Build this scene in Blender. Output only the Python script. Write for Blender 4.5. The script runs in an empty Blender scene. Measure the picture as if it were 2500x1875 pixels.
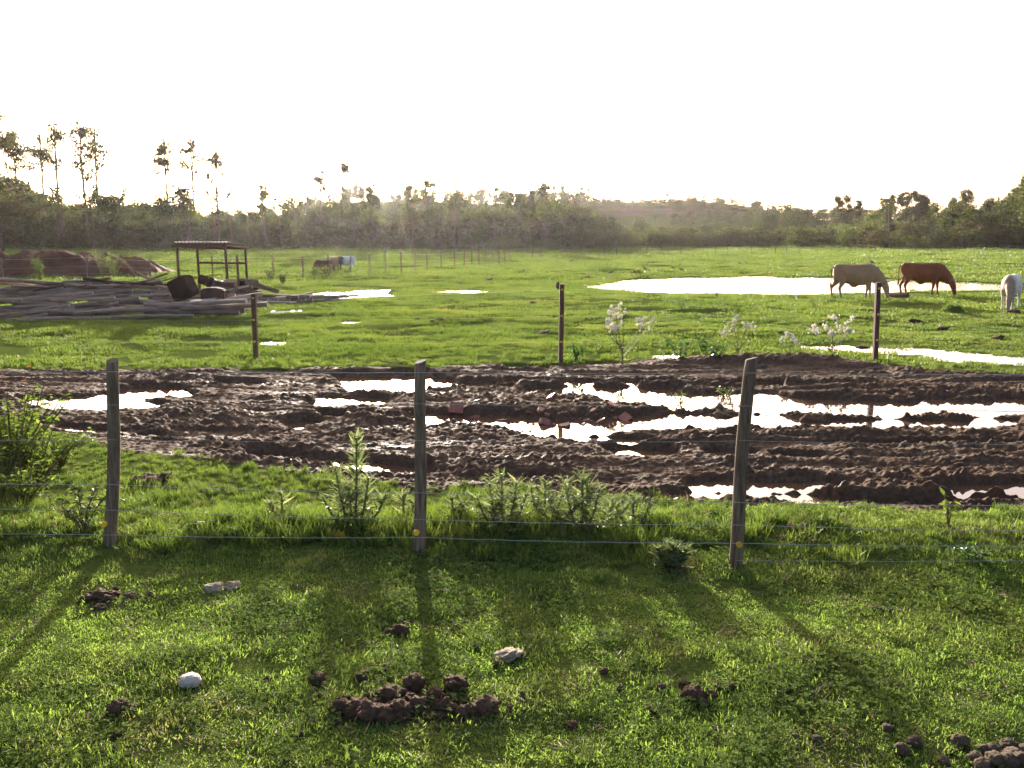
import bpy, math, random
import numpy as np
from mathutils import Vector, Matrix, Euler

random.seed(7); RNG = np.random.default_rng(11)
SC = bpy.context.scene
COL = SC.collection
R = math.radians

# ------------------------------------------------------------------ camera, sky, sun, exposure
CAM_H, FPX, CX, CY = 2.4, 2165.0, 1250.0, 937.5
PITCH = math.atan((937.5 - 570.0) / FPX)
cd = bpy.data.cameras.new('camera'); cd.sensor_width = 36.0; cd.lens = 36.0 * FPX / 2500.0
cd.clip_start = 0.05; cd.clip_end = 8000
cam = bpy.data.objects.new('camera', cd); COL.objects.link(cam)
cam.location = (0, 0, CAM_H); cam.rotation_euler = (math.pi / 2 - PITCH, 0, 0)
SC.camera = cam

SUN_EL, SUN_AZ = R(9.57), R(-7.5)            # azimuth measured from +Y towards +X
world = bpy.data.worlds.new('World'); SC.world = world; world.use_nodes = True
wn = world.node_tree; wn.nodes.clear()
wo = wn.nodes.new('ShaderNodeOutputWorld'); wb = wn.nodes.new('ShaderNodeBackground')
ws = wn.nodes.new('ShaderNodeTexSky'); ws.sky_type = 'NISHITA'; ws.sun_disc = False
ws.sun_elevation = SUN_EL; ws.sun_rotation = SUN_AZ
ws.air_density = 0.45; ws.dust_density = 4.0; ws.ozone_density = 0.2; ws.altitude = 100
wb.inputs['Strength'].default_value = 0.15
wt = wn.nodes.new('ShaderNodeMix'); wt.data_type = 'RGBA'; wt.blend_type = 'MULTIPLY'; wt.inputs[0].default_value = 1.0; wt.inputs[7].default_value = (1.06, 0.96, 0.91, 1)   # camera white balance
wn.links.new(ws.outputs[0], wt.inputs[6]); wn.links.new(wt.outputs[2], wb.inputs['Color']); wn.links.new(wb.outputs[0], wo.inputs['Surface'])
sd = bpy.data.lights.new('sun', 'SUN'); sd.energy = 5.0; sd.angle = R(0.53); sd.color = (1.0, 0.93, 0.83)
sun = bpy.data.objects.new('sun', sd); COL.objects.link(sun)
sdir = Vector((math.sin(SUN_AZ) * math.cos(SUN_EL), math.cos(SUN_AZ) * math.cos(SUN_EL), math.sin(SUN_EL)))
sun.rotation_euler = sdir.to_track_quat('Z', 'Y').to_euler(); sun.location = (0, 0, 60)
SC.view_settings.view_transform = 'Standard'; SC.view_settings.look = 'None'
SC.view_settings.gamma = 1.0; SC.view_settings.use_curve_mapping = False
SC.view_settings.exposure = 1.85
SC.render.engine = 'CYCLES'
SC.cycles.max_bounces = 5; SC.cycles.transparent_max_bounces = 4; SC.cycles.transmission_bounces = 3
SC.cycles.diffuse_bounces = 2; SC.cycles.glossy_bounces = 2; SC.cycles.use_light_tree = False; SC.cycles.volume_bounces = 0
SC.cycles.caustics_reflective = False; SC.cycles.caustics_refractive = False
SC.cycles.use_denoising = True

# ------------------------------------------------------------------ pixel <-> place helpers (photo is 2500 x 1875)
SP, CP = math.sin(PITCH), math.cos(PITCH)
def ray(px, py):
    a, b = (px - CX) / FPX, -(py - CY) / FPX
    return np.array([a, CP + b * SP, -SP + b * CP])
def at_y(px, py, Y):                       # point on the vertical plane at distance Y
    d = ray(px, py); t = Y / d[1]
    return np.array([d[0] * t, Y, CAM_H + d[2] * t])
def gp(px, py, z=0.0):                     # point on the level plane z
    d = ray(px, py); t = (z - CAM_H) / d[2]
    return np.array([d[0] * t, d[1] * t, z])
def proj(x, y, z):
    dx, dy, dz = x, y, z - CAM_H
    f = dy * CP - dz * SP; u = dy * SP + dz * CP
    return CX + FPX * dx / f, CY - FPX * u / f

# ------------------------------------------------------------------ noise
def _h(ix, iy, iz):
    n = (ix.astype(np.int64) * 374761393 + iy.astype(np.int64) * 668265263 + iz.astype(np.int64) * 2147483647 + 1013904223) & 0xFFFFFFFF
    n = ((n ^ (n >> 13)) * 1274126177) & 0xFFFFFFFF
    n = ((n ^ (n >> 16)) * 2246822519) & 0xFFFFFFFF
    return ((n ^ (n >> 15)) & 0xFFFFFF) / float(0x7FFFFF) - 1.0
def vn2(x, y, seed=0):
    x = np.asarray(x, float); y = np.asarray(y, float)
    ix, iy = np.floor(x), np.floor(y); fx, fy = x - ix, y - iy
    fx = fx**3 * (fx * (fx * 6 - 15) + 10); fy = fy**3 * (fy * (fy * 6 - 15) + 10)
    s = np.full(ix.shape, seed)
    a = _h(ix, iy, s); b = _h(ix + 1, iy, s); c = _h(ix, iy + 1, s); d = _h(ix + 1, iy + 1, s)
    return (a * (1 - fx) + b * fx) * (1 - fy) + (c * (1 - fx) + d * fx) * fy
def fbm(x, y, o=4, seed=0, g=0.5):
    t = 0; a = 1; n = 0
    for i in range(o):
        t = t + a * vn2(x * 2**i + 17.3 * i, y * 2**i - 9.1 * i, seed + i); n += a; a *= g
    return t / n * 1.5
def ridged(x, y, o=3, seed=0):
    t = 0; a = 1; n = 0
    for i in range(o):
        t = t + a * (1 - 2 * np.abs(vn2(x * 2**i + 5.3 * i, y * 2**i + 3.7 * i, seed + i))); n += a; a *= 0.5
    return t / n
def vn3(x, y, z, seed=0):
    iz = np.floor(z); fz = z - iz; fz = fz * fz * (3 - 2 * fz)
    r = np.zeros_like(x)
    for k in (0, 1):
        ix, iy = np.floor(x), np.floor(y); fx, fy = x - ix, y - iy
        fx = fx * fx * (3 - 2 * fx); fy = fy * fy * (3 - 2 * fy)
        s = iz + k + seed * 57
        v = (_h(ix, iy, s) * (1 - fx) + _h(ix + 1, iy, s) * fx) * (1 - fy) + (_h(ix, iy + 1, s) * (1 - fx) + _h(ix + 1, iy + 1, s) * fx) * fy
        r = r + v * (fz if k else 1 - fz)
    return r
def fbm3(p, f=1.0, o=3, seed=0):
    t = 0; a = 1; n = 0
    for i in range(o):
        q = p * f * 2**i + 3.1 * i; t = t + a * vn3(q[:, 0], q[:, 1], q[:, 2], seed + i); n += a; a *= 0.55
    return t / n
def sst(a, b, x):
    t = np.clip((x - a) / (b - a), 0, 1); return t * t * (3 - 2 * t)
def poly_sdf(P, x, y):                     # signed distance, negative inside
    P = np.asarray(P)[:, :2]; d2 = np.full(x.shape, 1e18); ins = np.zeros(x.shape, bool)
    for i in range(len(P)):
        a, b = P[i - 1], P[i]; e = b - a
        wx, wy = x - a[0], y - a[1]
        t = np.clip((wx * e[0] + wy * e[1]) / (e @ e), 0, 1)
        d2 = np.minimum(d2, (wx - t * e[0])**2 + (wy - t * e[1])**2)
        c = ((a[1] > y) != (b[1] > y)) & (x < (b[0] - a[0]) * (y - a[1]) / (b[1] - a[1] + 1e-12) + a[0])
        ins ^= c
    d = np.sqrt(d2); return np.where(ins, -d, d)

# ------------------------------------------------------------------ materials
def nt(name):
    m = bpy.data.materials.new(name); m.use_nodes = True
    t = m.node_tree; t.nodes.clear()
    return m, t, t.nodes.new('ShaderNodeOutputMaterial')
def node(t, typ, **kw):
    n = t.nodes.new(typ)
    for k, v in kw.items():
        if k.startswith('i_'): n.inputs[k[2:].replace('_', ' ')].default_value = v
        else: setattr(n, k, v)
    return n
def ramp(t, src, stops):
    r = t.nodes.new('ShaderNodeValToRGB'); e = r.color_ramp.elements
    while len(e) < len(stops): e.new(0.5)
    for q, (p, c) in zip(e, stops):
        q.position = p; q.color = (*c, 1) if len(c) == 3 else c
    t.links.new(src, r.inputs[0]); return r.outputs[0]
def noise(t, scale, detail=4, rough=0.55, coord=None, stretch=None):
    n = node(t, 'ShaderNodeTexNoise'); n.inputs['Scale'].default_value = scale
    n.inputs['Detail'].default_value = detail; n.inputs['Roughness'].default_value = rough
    if coord is not None:
        if stretch:
            mp = node(t, 'ShaderNodeMapping'); mp.inputs['Scale'].default_value = stretch
            t.links.new(coord, mp.inputs['Vector']); coord = mp.outputs[0]
        t.links.new(coord, n.inputs['Vector'])
    return n.outputs['Fac']
def mixc(t, fac, a, b):
    m = node(t, 'ShaderNodeMix', data_type='RGBA')
    for s, v in ((0, fac), (6, a), (7, b)):
        if isinstance(v, (tuple, list)): m.inputs[s].default_value = (*v[:3], 1)
        elif isinstance(v, (int, float)): m.inputs[s].default_value = v
        else: t.links.new(v, m.inputs[s])
    return m.outputs[2]
def mathn(t, op, a, b=None, c=None):
    m = node(t, 'ShaderNodeMath', operation=op)
    for i, v in enumerate((a, b, c)):
        if v is None: continue
        if isinstance(v, (int, float)): m.inputs[i].default_value = v
        else: t.links.new(v, m.inputs[i])
    return m.outputs[0]
def bump(t, h, strength, dist):
    b = node(t, 'ShaderNodeBump'); b.inputs['Strength'].default_value = strength; b.inputs['Distance'].default_value = dist
    t.links.new(h, b.inputs['Height']); return b.outputs[0]
def solid(name, c1, c2, scale=8, rough=0.8, bumpd=0.004, stretch=None, spec=0.3, detail=5, stops=(0.3, 0.7), vary=0.5):
    m, t, o = nt(name)
    tc = node(t, 'ShaderNodeTexCoord'); co = tc.outputs['Object']
    n = noise(t, scale, detail, 0.6, co, stretch)
    oi = node(t, 'ShaderNodeObjectInfo')
    c = ramp(t, n, ((stops[0], c1), (stops[1], c2)))
    hv = node(t, 'ShaderNodeHueSaturation'); t.links.new(c, hv.inputs['Color'])
    t.links.new(mathn(t, 'MULTIPLY_ADD', oi.outputs['Random'], vary, 1 - vary / 2), hv.inputs['Value'])
    p = node(t, 'ShaderNodeBsdfPrincipled'); t.links.new(hv.outputs[0], p.inputs['Base Color'])
    p.inputs['Roughness'].default_value = rough; p.inputs['Specular IOR Level'].default_value = spec
    if bumpd: t.links.new(bump(t, noise(t, scale * 4, 4, 0.6, co, stretch), 0.8, bumpd), p.inputs['Normal'])
    t.links.new(p.outputs[0], o.inputs[0]); return m
def leafmat(name, stops, trans=0.5, tboost=(1.6, 1.7, 0.8), rough=0.5, spec=0.35, patch=None):
    """foliage: colour per leaf (attribute rnd) and per instance, light passes through the blade"""
    m, t, o = nt(name)
    at = node(t, 'ShaderNodeAttribute', attribute_name='rnd'); oi = node(t, 'ShaderNodeObjectInfo')
    f = mathn(t, 'ADD', mathn(t, 'MULTIPLY', at.outputs['Fac'], 0.6), mathn(t, 'MULTIPLY', oi.outputs['Random'], 0.4))
    if patch:
        ge = node(t, 'ShaderNodeNewGeometry')
        pn = noise(t, patch, 3, 0.6, ge.outputs['Position'], (1, 1, 0.05))
        f = mathn(t, 'ADD', mathn(t, 'MULTIPLY', f, 0.55), mathn(t, 'MULTIPLY_ADD', pn, 1.5, -0.5))
    c = ramp(t, f, stops)
    p = node(t, 'ShaderNodeBsdfPrincipled'); t.links.new(c, p.inputs['Base Color'])
    p.inputs['Roughness'].default_value = rough; p.inputs['Specular IOR Level'].default_value = spec
    tr = node(t, 'ShaderNodeBsdfTranslucent')
    mm = node(t, 'ShaderNodeMix', data_type='RGBA', blend_type='MULTIPLY'); mm.inputs[0].default_value = 1
    t.links.new(c, mm.inputs[6]); mm.inputs[7].default_value = (*tboost, 1); t.links.new(mm.outputs[2], tr.inputs['Color'])
    mx = node(t, 'ShaderNodeMixShader'); mx.inputs[0].default_value = trans
    t.links.new(p.outputs[0], mx.inputs[1]); t.links.new(tr.outputs[0], mx.inputs[2])
    t.links.new(mx.outputs[0], o.inputs[0]); return m

# ------------------------------------------------------------------ meshes
class MB:
    def __init__(s): s.v = []; s.f = []; s.m = []; s.r = []; s.n = 0
    def add(s, v, f, mi=0, rnd=None):
        v = np.asarray(v, float); k = s.n
        s.v.append(v); s.n += len(v)
        for q in f: s.f.append([i + k for i in q])
        s.m += [mi] * len(f); s.r += ([random.random()] * len(f) if rnd is None else list(rnd)); return s
    def tube(s, pts, rad, n=8, mi=0, cap=True, jit=0.0):
        pts = np.asarray(pts, float); m = len(pts)
        rad = np.broadcast_to(np.asarray(rad, float), (m,)); V = []
        up0 = np.array([0.3, 0.9, 0.2])
        for i in range(m):
            d = pts[min(i + 1, m - 1)] - pts[max(i - 1, 0)]; d = d / (np.linalg.norm(d) + 1e-9)
            u = up0 if abs(d @ up0) < 0.9 else np.array([1.0, 0, 0.1])
            a = np.cross(d, u); a /= np.linalg.norm(a); b = np.cross(d, a)
            for k in range(n):
                w = 2 * math.pi * k / n; rr = rad[i] * (1 + jit * (random.random() - .5))
                V.append(pts[i] + rr * (math.cos(w) * a + math.sin(w) * b))
        F = [[i * n + k, i * n + (k + 1) % n, (i + 1) * n + (k + 1) % n, (i + 1) * n + k] for i in range(m - 1) for k in range(n)]
        if cap: F += [list(range(n))[::-1], list(range((m - 1) * n, m * n))]
        return s.add(V, F, mi, [random.random()] * len(F))
    def box(s, c, size, rot=(0, 0, 0), mi=0, jit=0.0):
        h = np.array(size) / 2; M = np.array(Euler(rot).to_matrix())
        V = np.array([[x, y, z] for x in (-1, 1) for y in (-1, 1) for z in (-1, 1)], float) * h
        V += (np.random.RandomState(s.n + 3).rand(8, 3) - .5) * jit
        V = V @ M.T + np.asarray(c)
        return s.add(V, [[0, 1, 3, 2], [4, 6, 7, 5], [0, 4, 5, 1], [2, 3, 7, 6], [0, 2, 6, 4], [1, 5, 7, 3]], mi)
    def leaves(s, c, d, nrm, L, W, mi=0, fold=0.15, mid=0.45, rnd=None):
        """kite shaped leaves: base c, direction d, length L, width W"""
        c = np.asarray(c, float); N = len(c)
        d = np.asarray(d, float); d = d / (np.linalg.norm(d, axis=1, keepdims=True) + 1e-9)
        sd_ = np.cross(d, nrm); sd_ = sd_ / (np.linalg.norm(sd_, axis=1, keepdims=True) + 1e-9)
        up = np.cross(sd_, d); L = np.broadcast_to(L, (N,))[:, None]; W = np.broadcast_to(W, (N,))[:, None]
        V = np.empty((N, 4, 3)); V[:, 0] = c; V[:, 2] = c + d * L
        V[:, 1] = c + d * L * mid + sd_ * W / 2 + up * fold * W; V[:, 3] = c + d * L * mid - sd_ * W / 2 + up * fold * W
        i = (np.arange(N) * 4)[:, None] + np.arange(4)
        return s.add(V.reshape(-1, 3), i.tolist(), mi, RNG.random(N) if rnd is None else rnd)
    def blades(s, c, d, bend, L, W, mi=0, rnd=None):
        """grass blades, two segments bending over"""
        c = np.asarray(c, float); N = len(c); d = np.asarray(d, float); d = d / np.linalg.norm(d, axis=1, keepdims=True)
        a = RNG.random(N) * 6.283; sd_ = np.stack([np.cos(a), np.sin(a), a * 0], 1)
        L = np.broadcast_to(L, (N,))[:, None]; W = np.broadcast_to(W, (N,))[:, None]
        m = c + d * L * 0.55; e = m + d * L * 0.45 + bend * L
        V = np.stack([c - sd_ * W / 2, c + sd_ * W / 2, m + sd_ * W * .4, m - sd_ * W * .4, e], 1)
        k = (np.arange(N) * 5)[:, None]
        F = (k + np.array([0, 1, 2, 3])).tolist() + (k + np.array([3, 2, 4])).tolist()
        r = RNG.random(N) if rnd is None else rnd
        return s.add(V.reshape(-1, 3), F, mi, list(r) + list(r))
    def mesh(s, name, mats, smooth=False):
        me = bpy.data.meshes.new(name)
        me.from_pydata(np.concatenate(s.v).tolist(), [], s.f)
        for q in (mats if isinstance(mats, (list, tuple)) else [mats]): me.materials.append(q)
        if any(s.m): me.polygons.foreach_set('material_index', s.m)
        at = me.attributes.new('rnd', 'FLOAT', 'FACE'); at.data.foreach_set('value', np.asarray(s.r, dtype=np.float32))
        if smooth: me.polygons.foreach_set('use_smooth', [True] * len(s.f))
        me.update(); return me
    def build(s, name, mats, parent=None, smooth=False):
        return link(name, s.mesh(name, mats, smooth), parent)
def link(name, me, parent=None):
    o = bpy.data.objects.new(name, me); COL.objects.link(o)
    if parent is not None: o.parent = parent
    return o
def tag(o, label, cat, group=None, kind=None):
    if label: o['label'] = label
    if cat: o['category'] = cat
    if group: o['group'] = group
    if kind: o['kind'] = kind
    return o
def empty(name, loc, rz=0.0, label=None, cat=None, group=None):
    o = bpy.data.objects.new(name, None); COL.objects.link(o); o.empty_display_size = 0.2
    o.location = loc; o.rotation_euler = (0, 0, rz); return tag(o, label, cat, group)
def copy_tree(o, parent=None):
    kids = list(o.children)
    c = o.copy(); COL.objects.link(c); c.parent = parent
    for k in kids: copy_tree(k, c)
    return c
def grid_mesh(name, X, Y, Z, mat):
    n, m = X.shape
    me = bpy.data.meshes.new(name)
    V = np.stack([X, Y, Z], -1).reshape(-1, 3).astype(np.float32)
    i = (np.arange(n - 1)[:, None] * m + np.arange(m - 1)).ravel()
    F = np.stack([i, i + 1, i + m + 1, i + m], 1).astype(np.int32)
    me.vertices.add(len(V)); me.vertices.foreach_set('co', V.ravel())
    me.loops.add(F.size); me.loops.foreach_set('vertex_index', F.ravel())
    me.polygons.add(len(F)); me.polygons.foreach_set('loop_start', np.arange(0, F.size, 4, dtype=np.int32))
    me.update(calc_edges=True); me.polygons.foreach_set('use_smooth', np.ones(len(F), bool))
    me.materials.append(mat); me.update(); return me

# ------------------------------------------------------------------ terrain
NEAR_PX = [(-350, 985), (0, 1020), (116, 1052), (298, 1092), (415, 1108), (630, 1145), (766, 1160), (1031, 1200), (1300, 1200), (1565, 1223), (1833, 1241), (2496, 1250), (2900, 1252)]
FAR_PX = [(-400, 903), (0, 903), (600, 900), (1000, 896), (1200, 892), (1530, 884), (1800, 874), (1966, 872), (2130, 885), (2264, 906), (2500, 914), (2900, 920)]
NEARW = np.array([gp(*p)[:2] for p in NEAR_PX]); FARW = np.array([gp(*p)[:2] for p in FAR_PX])
def mud_in(x, y):                          # metres inside the muddy track (negative outside)
    s = np.minimum(y - np.interp(x, NEARW[:, 0], NEARW[:, 1]), np.interp(x, FARW[:, 0], FARW[:, 1]) - y)
    return s + 0.16 * fbm(x * 1.3, y * 1.6, 3, 31) + 0.06 * fbm(x * 6, y * 6, 2, 33)
def pw(pts, z=0.0): return np.array([gp(a, b, z)[:2] for a, b in pts])
POND_Z = -0.06
POND = pw([(1436, 700), (1500, 688), (1600, 681), (1700, 677), (1850, 675), (2000, 677), (2150, 681), (2300, 686), (2500, 693), (2700, 697),
           (2700, 712), (2500, 711), (2380, 709), (2300, 711), (2200, 714), (2100, 716), (2000, 720), (1900, 720), (1700, 717), (1560, 713), (1480, 708)], POND_Z)
POOLS = [   # shallow water standing in the pasture
    (pw([(690, 728), (760, 716), (900, 708), (975, 709), (990, 716), (950, 724), (850, 728), (780, 734)], -0.02), 'puddle', -0.02),
    (pw([(1060, 712), (1120, 709), (1190, 711), (1185, 715), (1120, 717), (1066, 716)], -0.02), 'puddle', -0.02),
    (pw([(1950, 846), (2060, 846), (2200, 850), (2320, 858), (2440, 868), (2560, 876), (2560, 893), (2420, 888), (2330, 884), (2240, 878), (2250, 868), (2130, 862), (2000, 856)], -0.02), 'puddle', -0.02),
    (pw([(640, 838), (668, 835), (695, 838), (690, 842), (655, 843)], -0.02), 'puddle', -0.02),
    (pw([(950, 640), (1000, 637), (1060, 638), (1130, 640), (1125, 643), (1010, 643)], -0.04), 'puddle', -0.04),
    (pw([(1600, 872), (1625, 868), (1655, 870), (1650, 878), (1615, 879)], -0.02), 'puddle', -0.02),
    (pw([(820, 786), (850, 783), (900, 785), (880, 788), (840, 789)], -0.02), 'puddle', -0.02),
]
def hill(x, y):
    r = np.hypot(x, y); a = np.degrees(np.arctan2(x, y))
    w = sst(-17, -9, a) * (1 - 0.55 * sst(11, 20, a))
    return (14.0 * w + 2.0) * sst(185, 430, r) * (1 - 0.8 * sst(520, 1100, r)) + 0.9 * sst(190, 300, r) * fbm(x / 60, y / 60, 2, 5)
def H(x, y, raw=False):
    x = np.asarray(x, float); y = np.asarray(y, float)
    far = sst(14, 24, y)
    z = 0.020 * fbm(x * 0.9, y * 0.9, 3, 1) + 0.012 * fbm(x * 4, y * 4, 2, 2)
    z = z + 0.05 * np.exp(-((y - 6.95) / 0.5)**2) * (1 + 0.7 * fbm(x * 0.8, y * .8, 2, 9)) - 0.03 * np.exp(-((y - 5.6) / 0.6)**2)
    z = z + far * (0.085 * fbm(x * 0.16, y * 0.34, 3, 3) + 0.035 * fbm(x * 0.9, y * 1.2, 3, 4))
    # mounded tufts that throw shadow in the pasture
    z = z + far * (1 - sst(90, 140, y)) * 0.10 * np.clip(fbm(x * 0.22 + 3, y * 0.42, 3, 14) - 0.38, 0, 1)
    # rising ground behind the left fence
    z = z + 0.25 * sst(-6, -22, x) * sst(42, 80, y) + hill(x, y)
    d = np.full(x.shape, 99.0)
    m = (y > 28) & (y < 90) & (x > 0)
    if m.any():
        d = d.copy(); d[m] = poly_sdf(POND, x[m], y[m])
        dd = d + 0.25 * fbm(x * 0.5, y * 0.5, 2, 41) * (np.abs(d) < 3)
        z = np.where(dd < 0, POND_Z - 0.05 - 0.15 * np.clip(-dd, 0, 2), np.where(dd < 9, POND_Z + 0.01 + (np.maximum(z, POND_Z + 0.05) - POND_Z) * sst(0, 9, dd) + 0.02 * sst(0, .5, dd), z))
    for P, _, lv in POOLS:
        lo, hi = P.min(0) - 2.5, P.max(0) + 2.5
        m = (x > lo[0]) & (x < hi[0]) & (y > lo[1]) & (y < hi[1])
        if not m.any(): continue
        q = np.full(x.shape, 99.0); q[m] = poly_sdf(P, x[m], y[m]) + 0.10 * fbm(x[m] * 2.2, y[m] * 2.2, 3, 43)
        z = np.where(q < 0, lv - 0.02 - 0.05 * np.clip(-q, 0, 1), np.where(q < 2, lv + 0.006 + (np.maximum(z, lv + 0.03) - lv) * sst(0, 2, q), z))
    if not raw:
        m = (y > 5) & (y < 20) & (np.abs(x) < 30)
        if m.any():
            s = np.full(x.shape, -9.0); s[m] = mud_in(x[m], y[m])
            z = np.where(s > 0.06, z - 0.7 * sst(0.06, 0.35, s), z)
    return z
G_Y = np.concatenate([np.arange(-40, 0, 2.0), np.arange(0, 3, 0.15), np.exp(np.arange(math.log(3), math.log(3500), 0.0095))])
G_U = np.linspace(-1, 1, 360)
G_YY = np.repeat(G_Y[:, None], len(G_U), 1); G_XX = G_U[None, :] * (7 + np.abs(G_Y)[:, None] * 0.86)
G_Z = H(G_XX, G_YY, True)
def sunk(x, y, z):                         # the pasture sheet dips out of sight under the track
    m = (y > 5) & (y < 20) & (np.abs(x) < 30); s = np.full(x.shape, -9.0); s[m] = mud_in(x[m], y[m])
    return np.where(s > 0.06, z - 0.7 * sst(0.06, 0.35, s), z)
def h1(x, y):
    i = min(max(int(np.searchsorted(G_Y, y)) - 1, 0), len(G_Y) - 2); r = 0.0
    for k, w in ((i, (G_Y[i + 1] - y) / (G_Y[i + 1] - G_Y[i])), (i + 1, (y - G_Y[i]) / (G_Y[i + 1] - G_Y[i]))):
        f = min(max((x / (7 + abs(G_Y[k]) * 0.86) + 1) / 2 * (len(G_U) - 1), 0), len(G_U) - 1.001); j = int(f)
        r += w * (G_Z[k, j] * (1 - f + j) + G_Z[k, j + 1] * (f - j))
    return float(r)
ORD = ['first', 'second', 'third', 'fourth', 'fifth', 'sixth', 'seventh', 'eighth', 'ninth', 'tenth', 'eleventh', 'twelfth', 'thirteenth', 'fourteenth', 'fifteenth', 'sixteenth', 'seventeenth', 'eighteenth', 'nineteenth', 'twentieth', 'twenty-first', 'twenty-second', 'twenty-third', 'twenty-fourth', 'twenty-fifth', 'twenty-sixth']
def rank(vals):                            # place in the row counted from the left, as a word
    o = sorted(range(len(vals)), key=lambda i: vals[i]); r = [0] * len(vals)
    for k, i in enumerate(o): r[i] = k
    return [ORD[k] for k in r]
def gt(px, py, dz=0.0):                    # where the line of sight of a photo point meets the ground
    z = 0.0
    for _ in range(12):
        p = gp(px, py, z); z = 0.5 * z + 0.5 * h1(p[0], p[1])
    return np.array([p[0], p[1], h1(p[0], p[1]) + dz])
def water_clear(x, y, m=0.0):              # True on dry ground
    ok = poly_sdf(POND, x, y) > m
    for P, _, lv in POOLS: ok &= poly_sdf(P, x, y) > m
    return ok

# ================================================================== the setting
def ground_material():
    m, t, o = nt('pasture soil and turf')
    ge = node(t, 'ShaderNodeNewGeometry'); co = ge.outputs['Position']
    n1 = noise(t, 0.35, 5, 0.6, co, (0.6, 1.2, 1)); n2 = noise(t, 3.2, 5, 0.65, co); n3 = noise(t, 26, 4, 0.7, co)
    turf = ramp(t, n3, ((0.3, (0.038, 0.055, 0.014)), (0.52, (0.075, 0.105, 0.024)), (0.72, (0.105, 0.135, 0.034))))
    dry = ramp(t, n3, ((0.3, (0.035, 0.032, 0.014)), (0.7, (0.080, 0.070, 0.030))))
    f = mathn(t, 'ADD', mathn(t, 'MULTIPLY', n1, 0.5), mathn(t, 'MULTIPLY', n2, 0.5))
    c = mixc(t, ramp(t, f, ((0.52, (0, 0, 0)), (0.66, (0.8, 0.8, 0.8)))), turf, dry)
    p = node(t, 'ShaderNodeBsdfPrincipled'); t.links.new(c, p.inputs['Base Color'])
    p.inputs['Roughness'].default_value = 0.95; p.inputs['Specular IOR Level'].default_value = 0.0
    hgt = mathn(t, 'ADD', n3, mathn(t, 'MULTIPLY', n2, 1.5))
    t.links.new(bump(t, hgt, 0.7, 0.03), p.inputs['Normal'])
    t.links.new(p.outputs[0], o.inputs[0]); return m
M_GROUND = ground_material()
g = link('ground', grid_mesh('ground', G_XX, G_YY, sunk(G_XX, G_YY, G_Z), M_GROUND)); tag(g, None, None, kind='structure')

# ---- muddy track: ruts, clods and the hollows that hold rain
WATER_Z = -0.105
RUTS = [([(120, 986), (300, 984)], 14), ([(250, 978), (372, 958)], 10), ([(300, 993), (372, 990)], 7), ([(425, 953), (447, 966)], 6),
        ([(540, 936), (620, 939)], 4), ([(905, 938), (1000, 936)], 17), ([(1035, 940), (1075, 941)], 10), ([(1090, 942), (1240, 947)], 6),
        ([(800, 982), (908, 978)], 9), ([(728, 1041), (752, 1036)], 7), ([(797, 1018), (818, 1022)], 5), ([(1045, 1021), (1290, 1034)], 12),
        ([(1350, 1048), (1500, 1036), (1700, 1030), (1870, 1032)], 16), ([(1540, 964), (1700, 976), (1850, 982)], 18),
        ([(1850, 984), (2150, 996), (2560, 992)], 16), ([(2060, 1038), (2460, 1038)], 10), ([(1880, 1036), (2040, 1039)], 6),
        ([(1310, 956), (1435, 953)], 9), ([(1250, 934), (1600, 936), (1900, 941)], 4), ([(640, 1119), (780, 1129)], 10), ([(872, 1143), (1012, 1151)], 12),
        ([(1420, 1078), (1560, 1080)], 8), ([(1520, 1105), (1610, 1111)], 9), ([(1670, 1216), (1850, 1218), (1960, 1222)], 15),
        ([(1725, 1190), (2025, 1192)], 13), ([(2350, 1198), (2540, 1200)], 14), ([(1960, 1231), (2540, 1236)], 7), ([(1755, 1109), (1800, 1117)], 9),
        ([(1900, 1118), (1990, 1126)], 4), ([(2010, 1088), (2500, 1095)], 4), ([(160, 1047), (240, 1052)], 5), ([(395, 1080), (440, 1084)], 4),
        ([(350, 1066), (380, 1066)], 3), ([(1230, 905), (1330, 907)], 2), ([(1430, 1190), (1520, 1196)], 3), ([(1280, 1176), (1340, 1181)], 3)]
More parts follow.
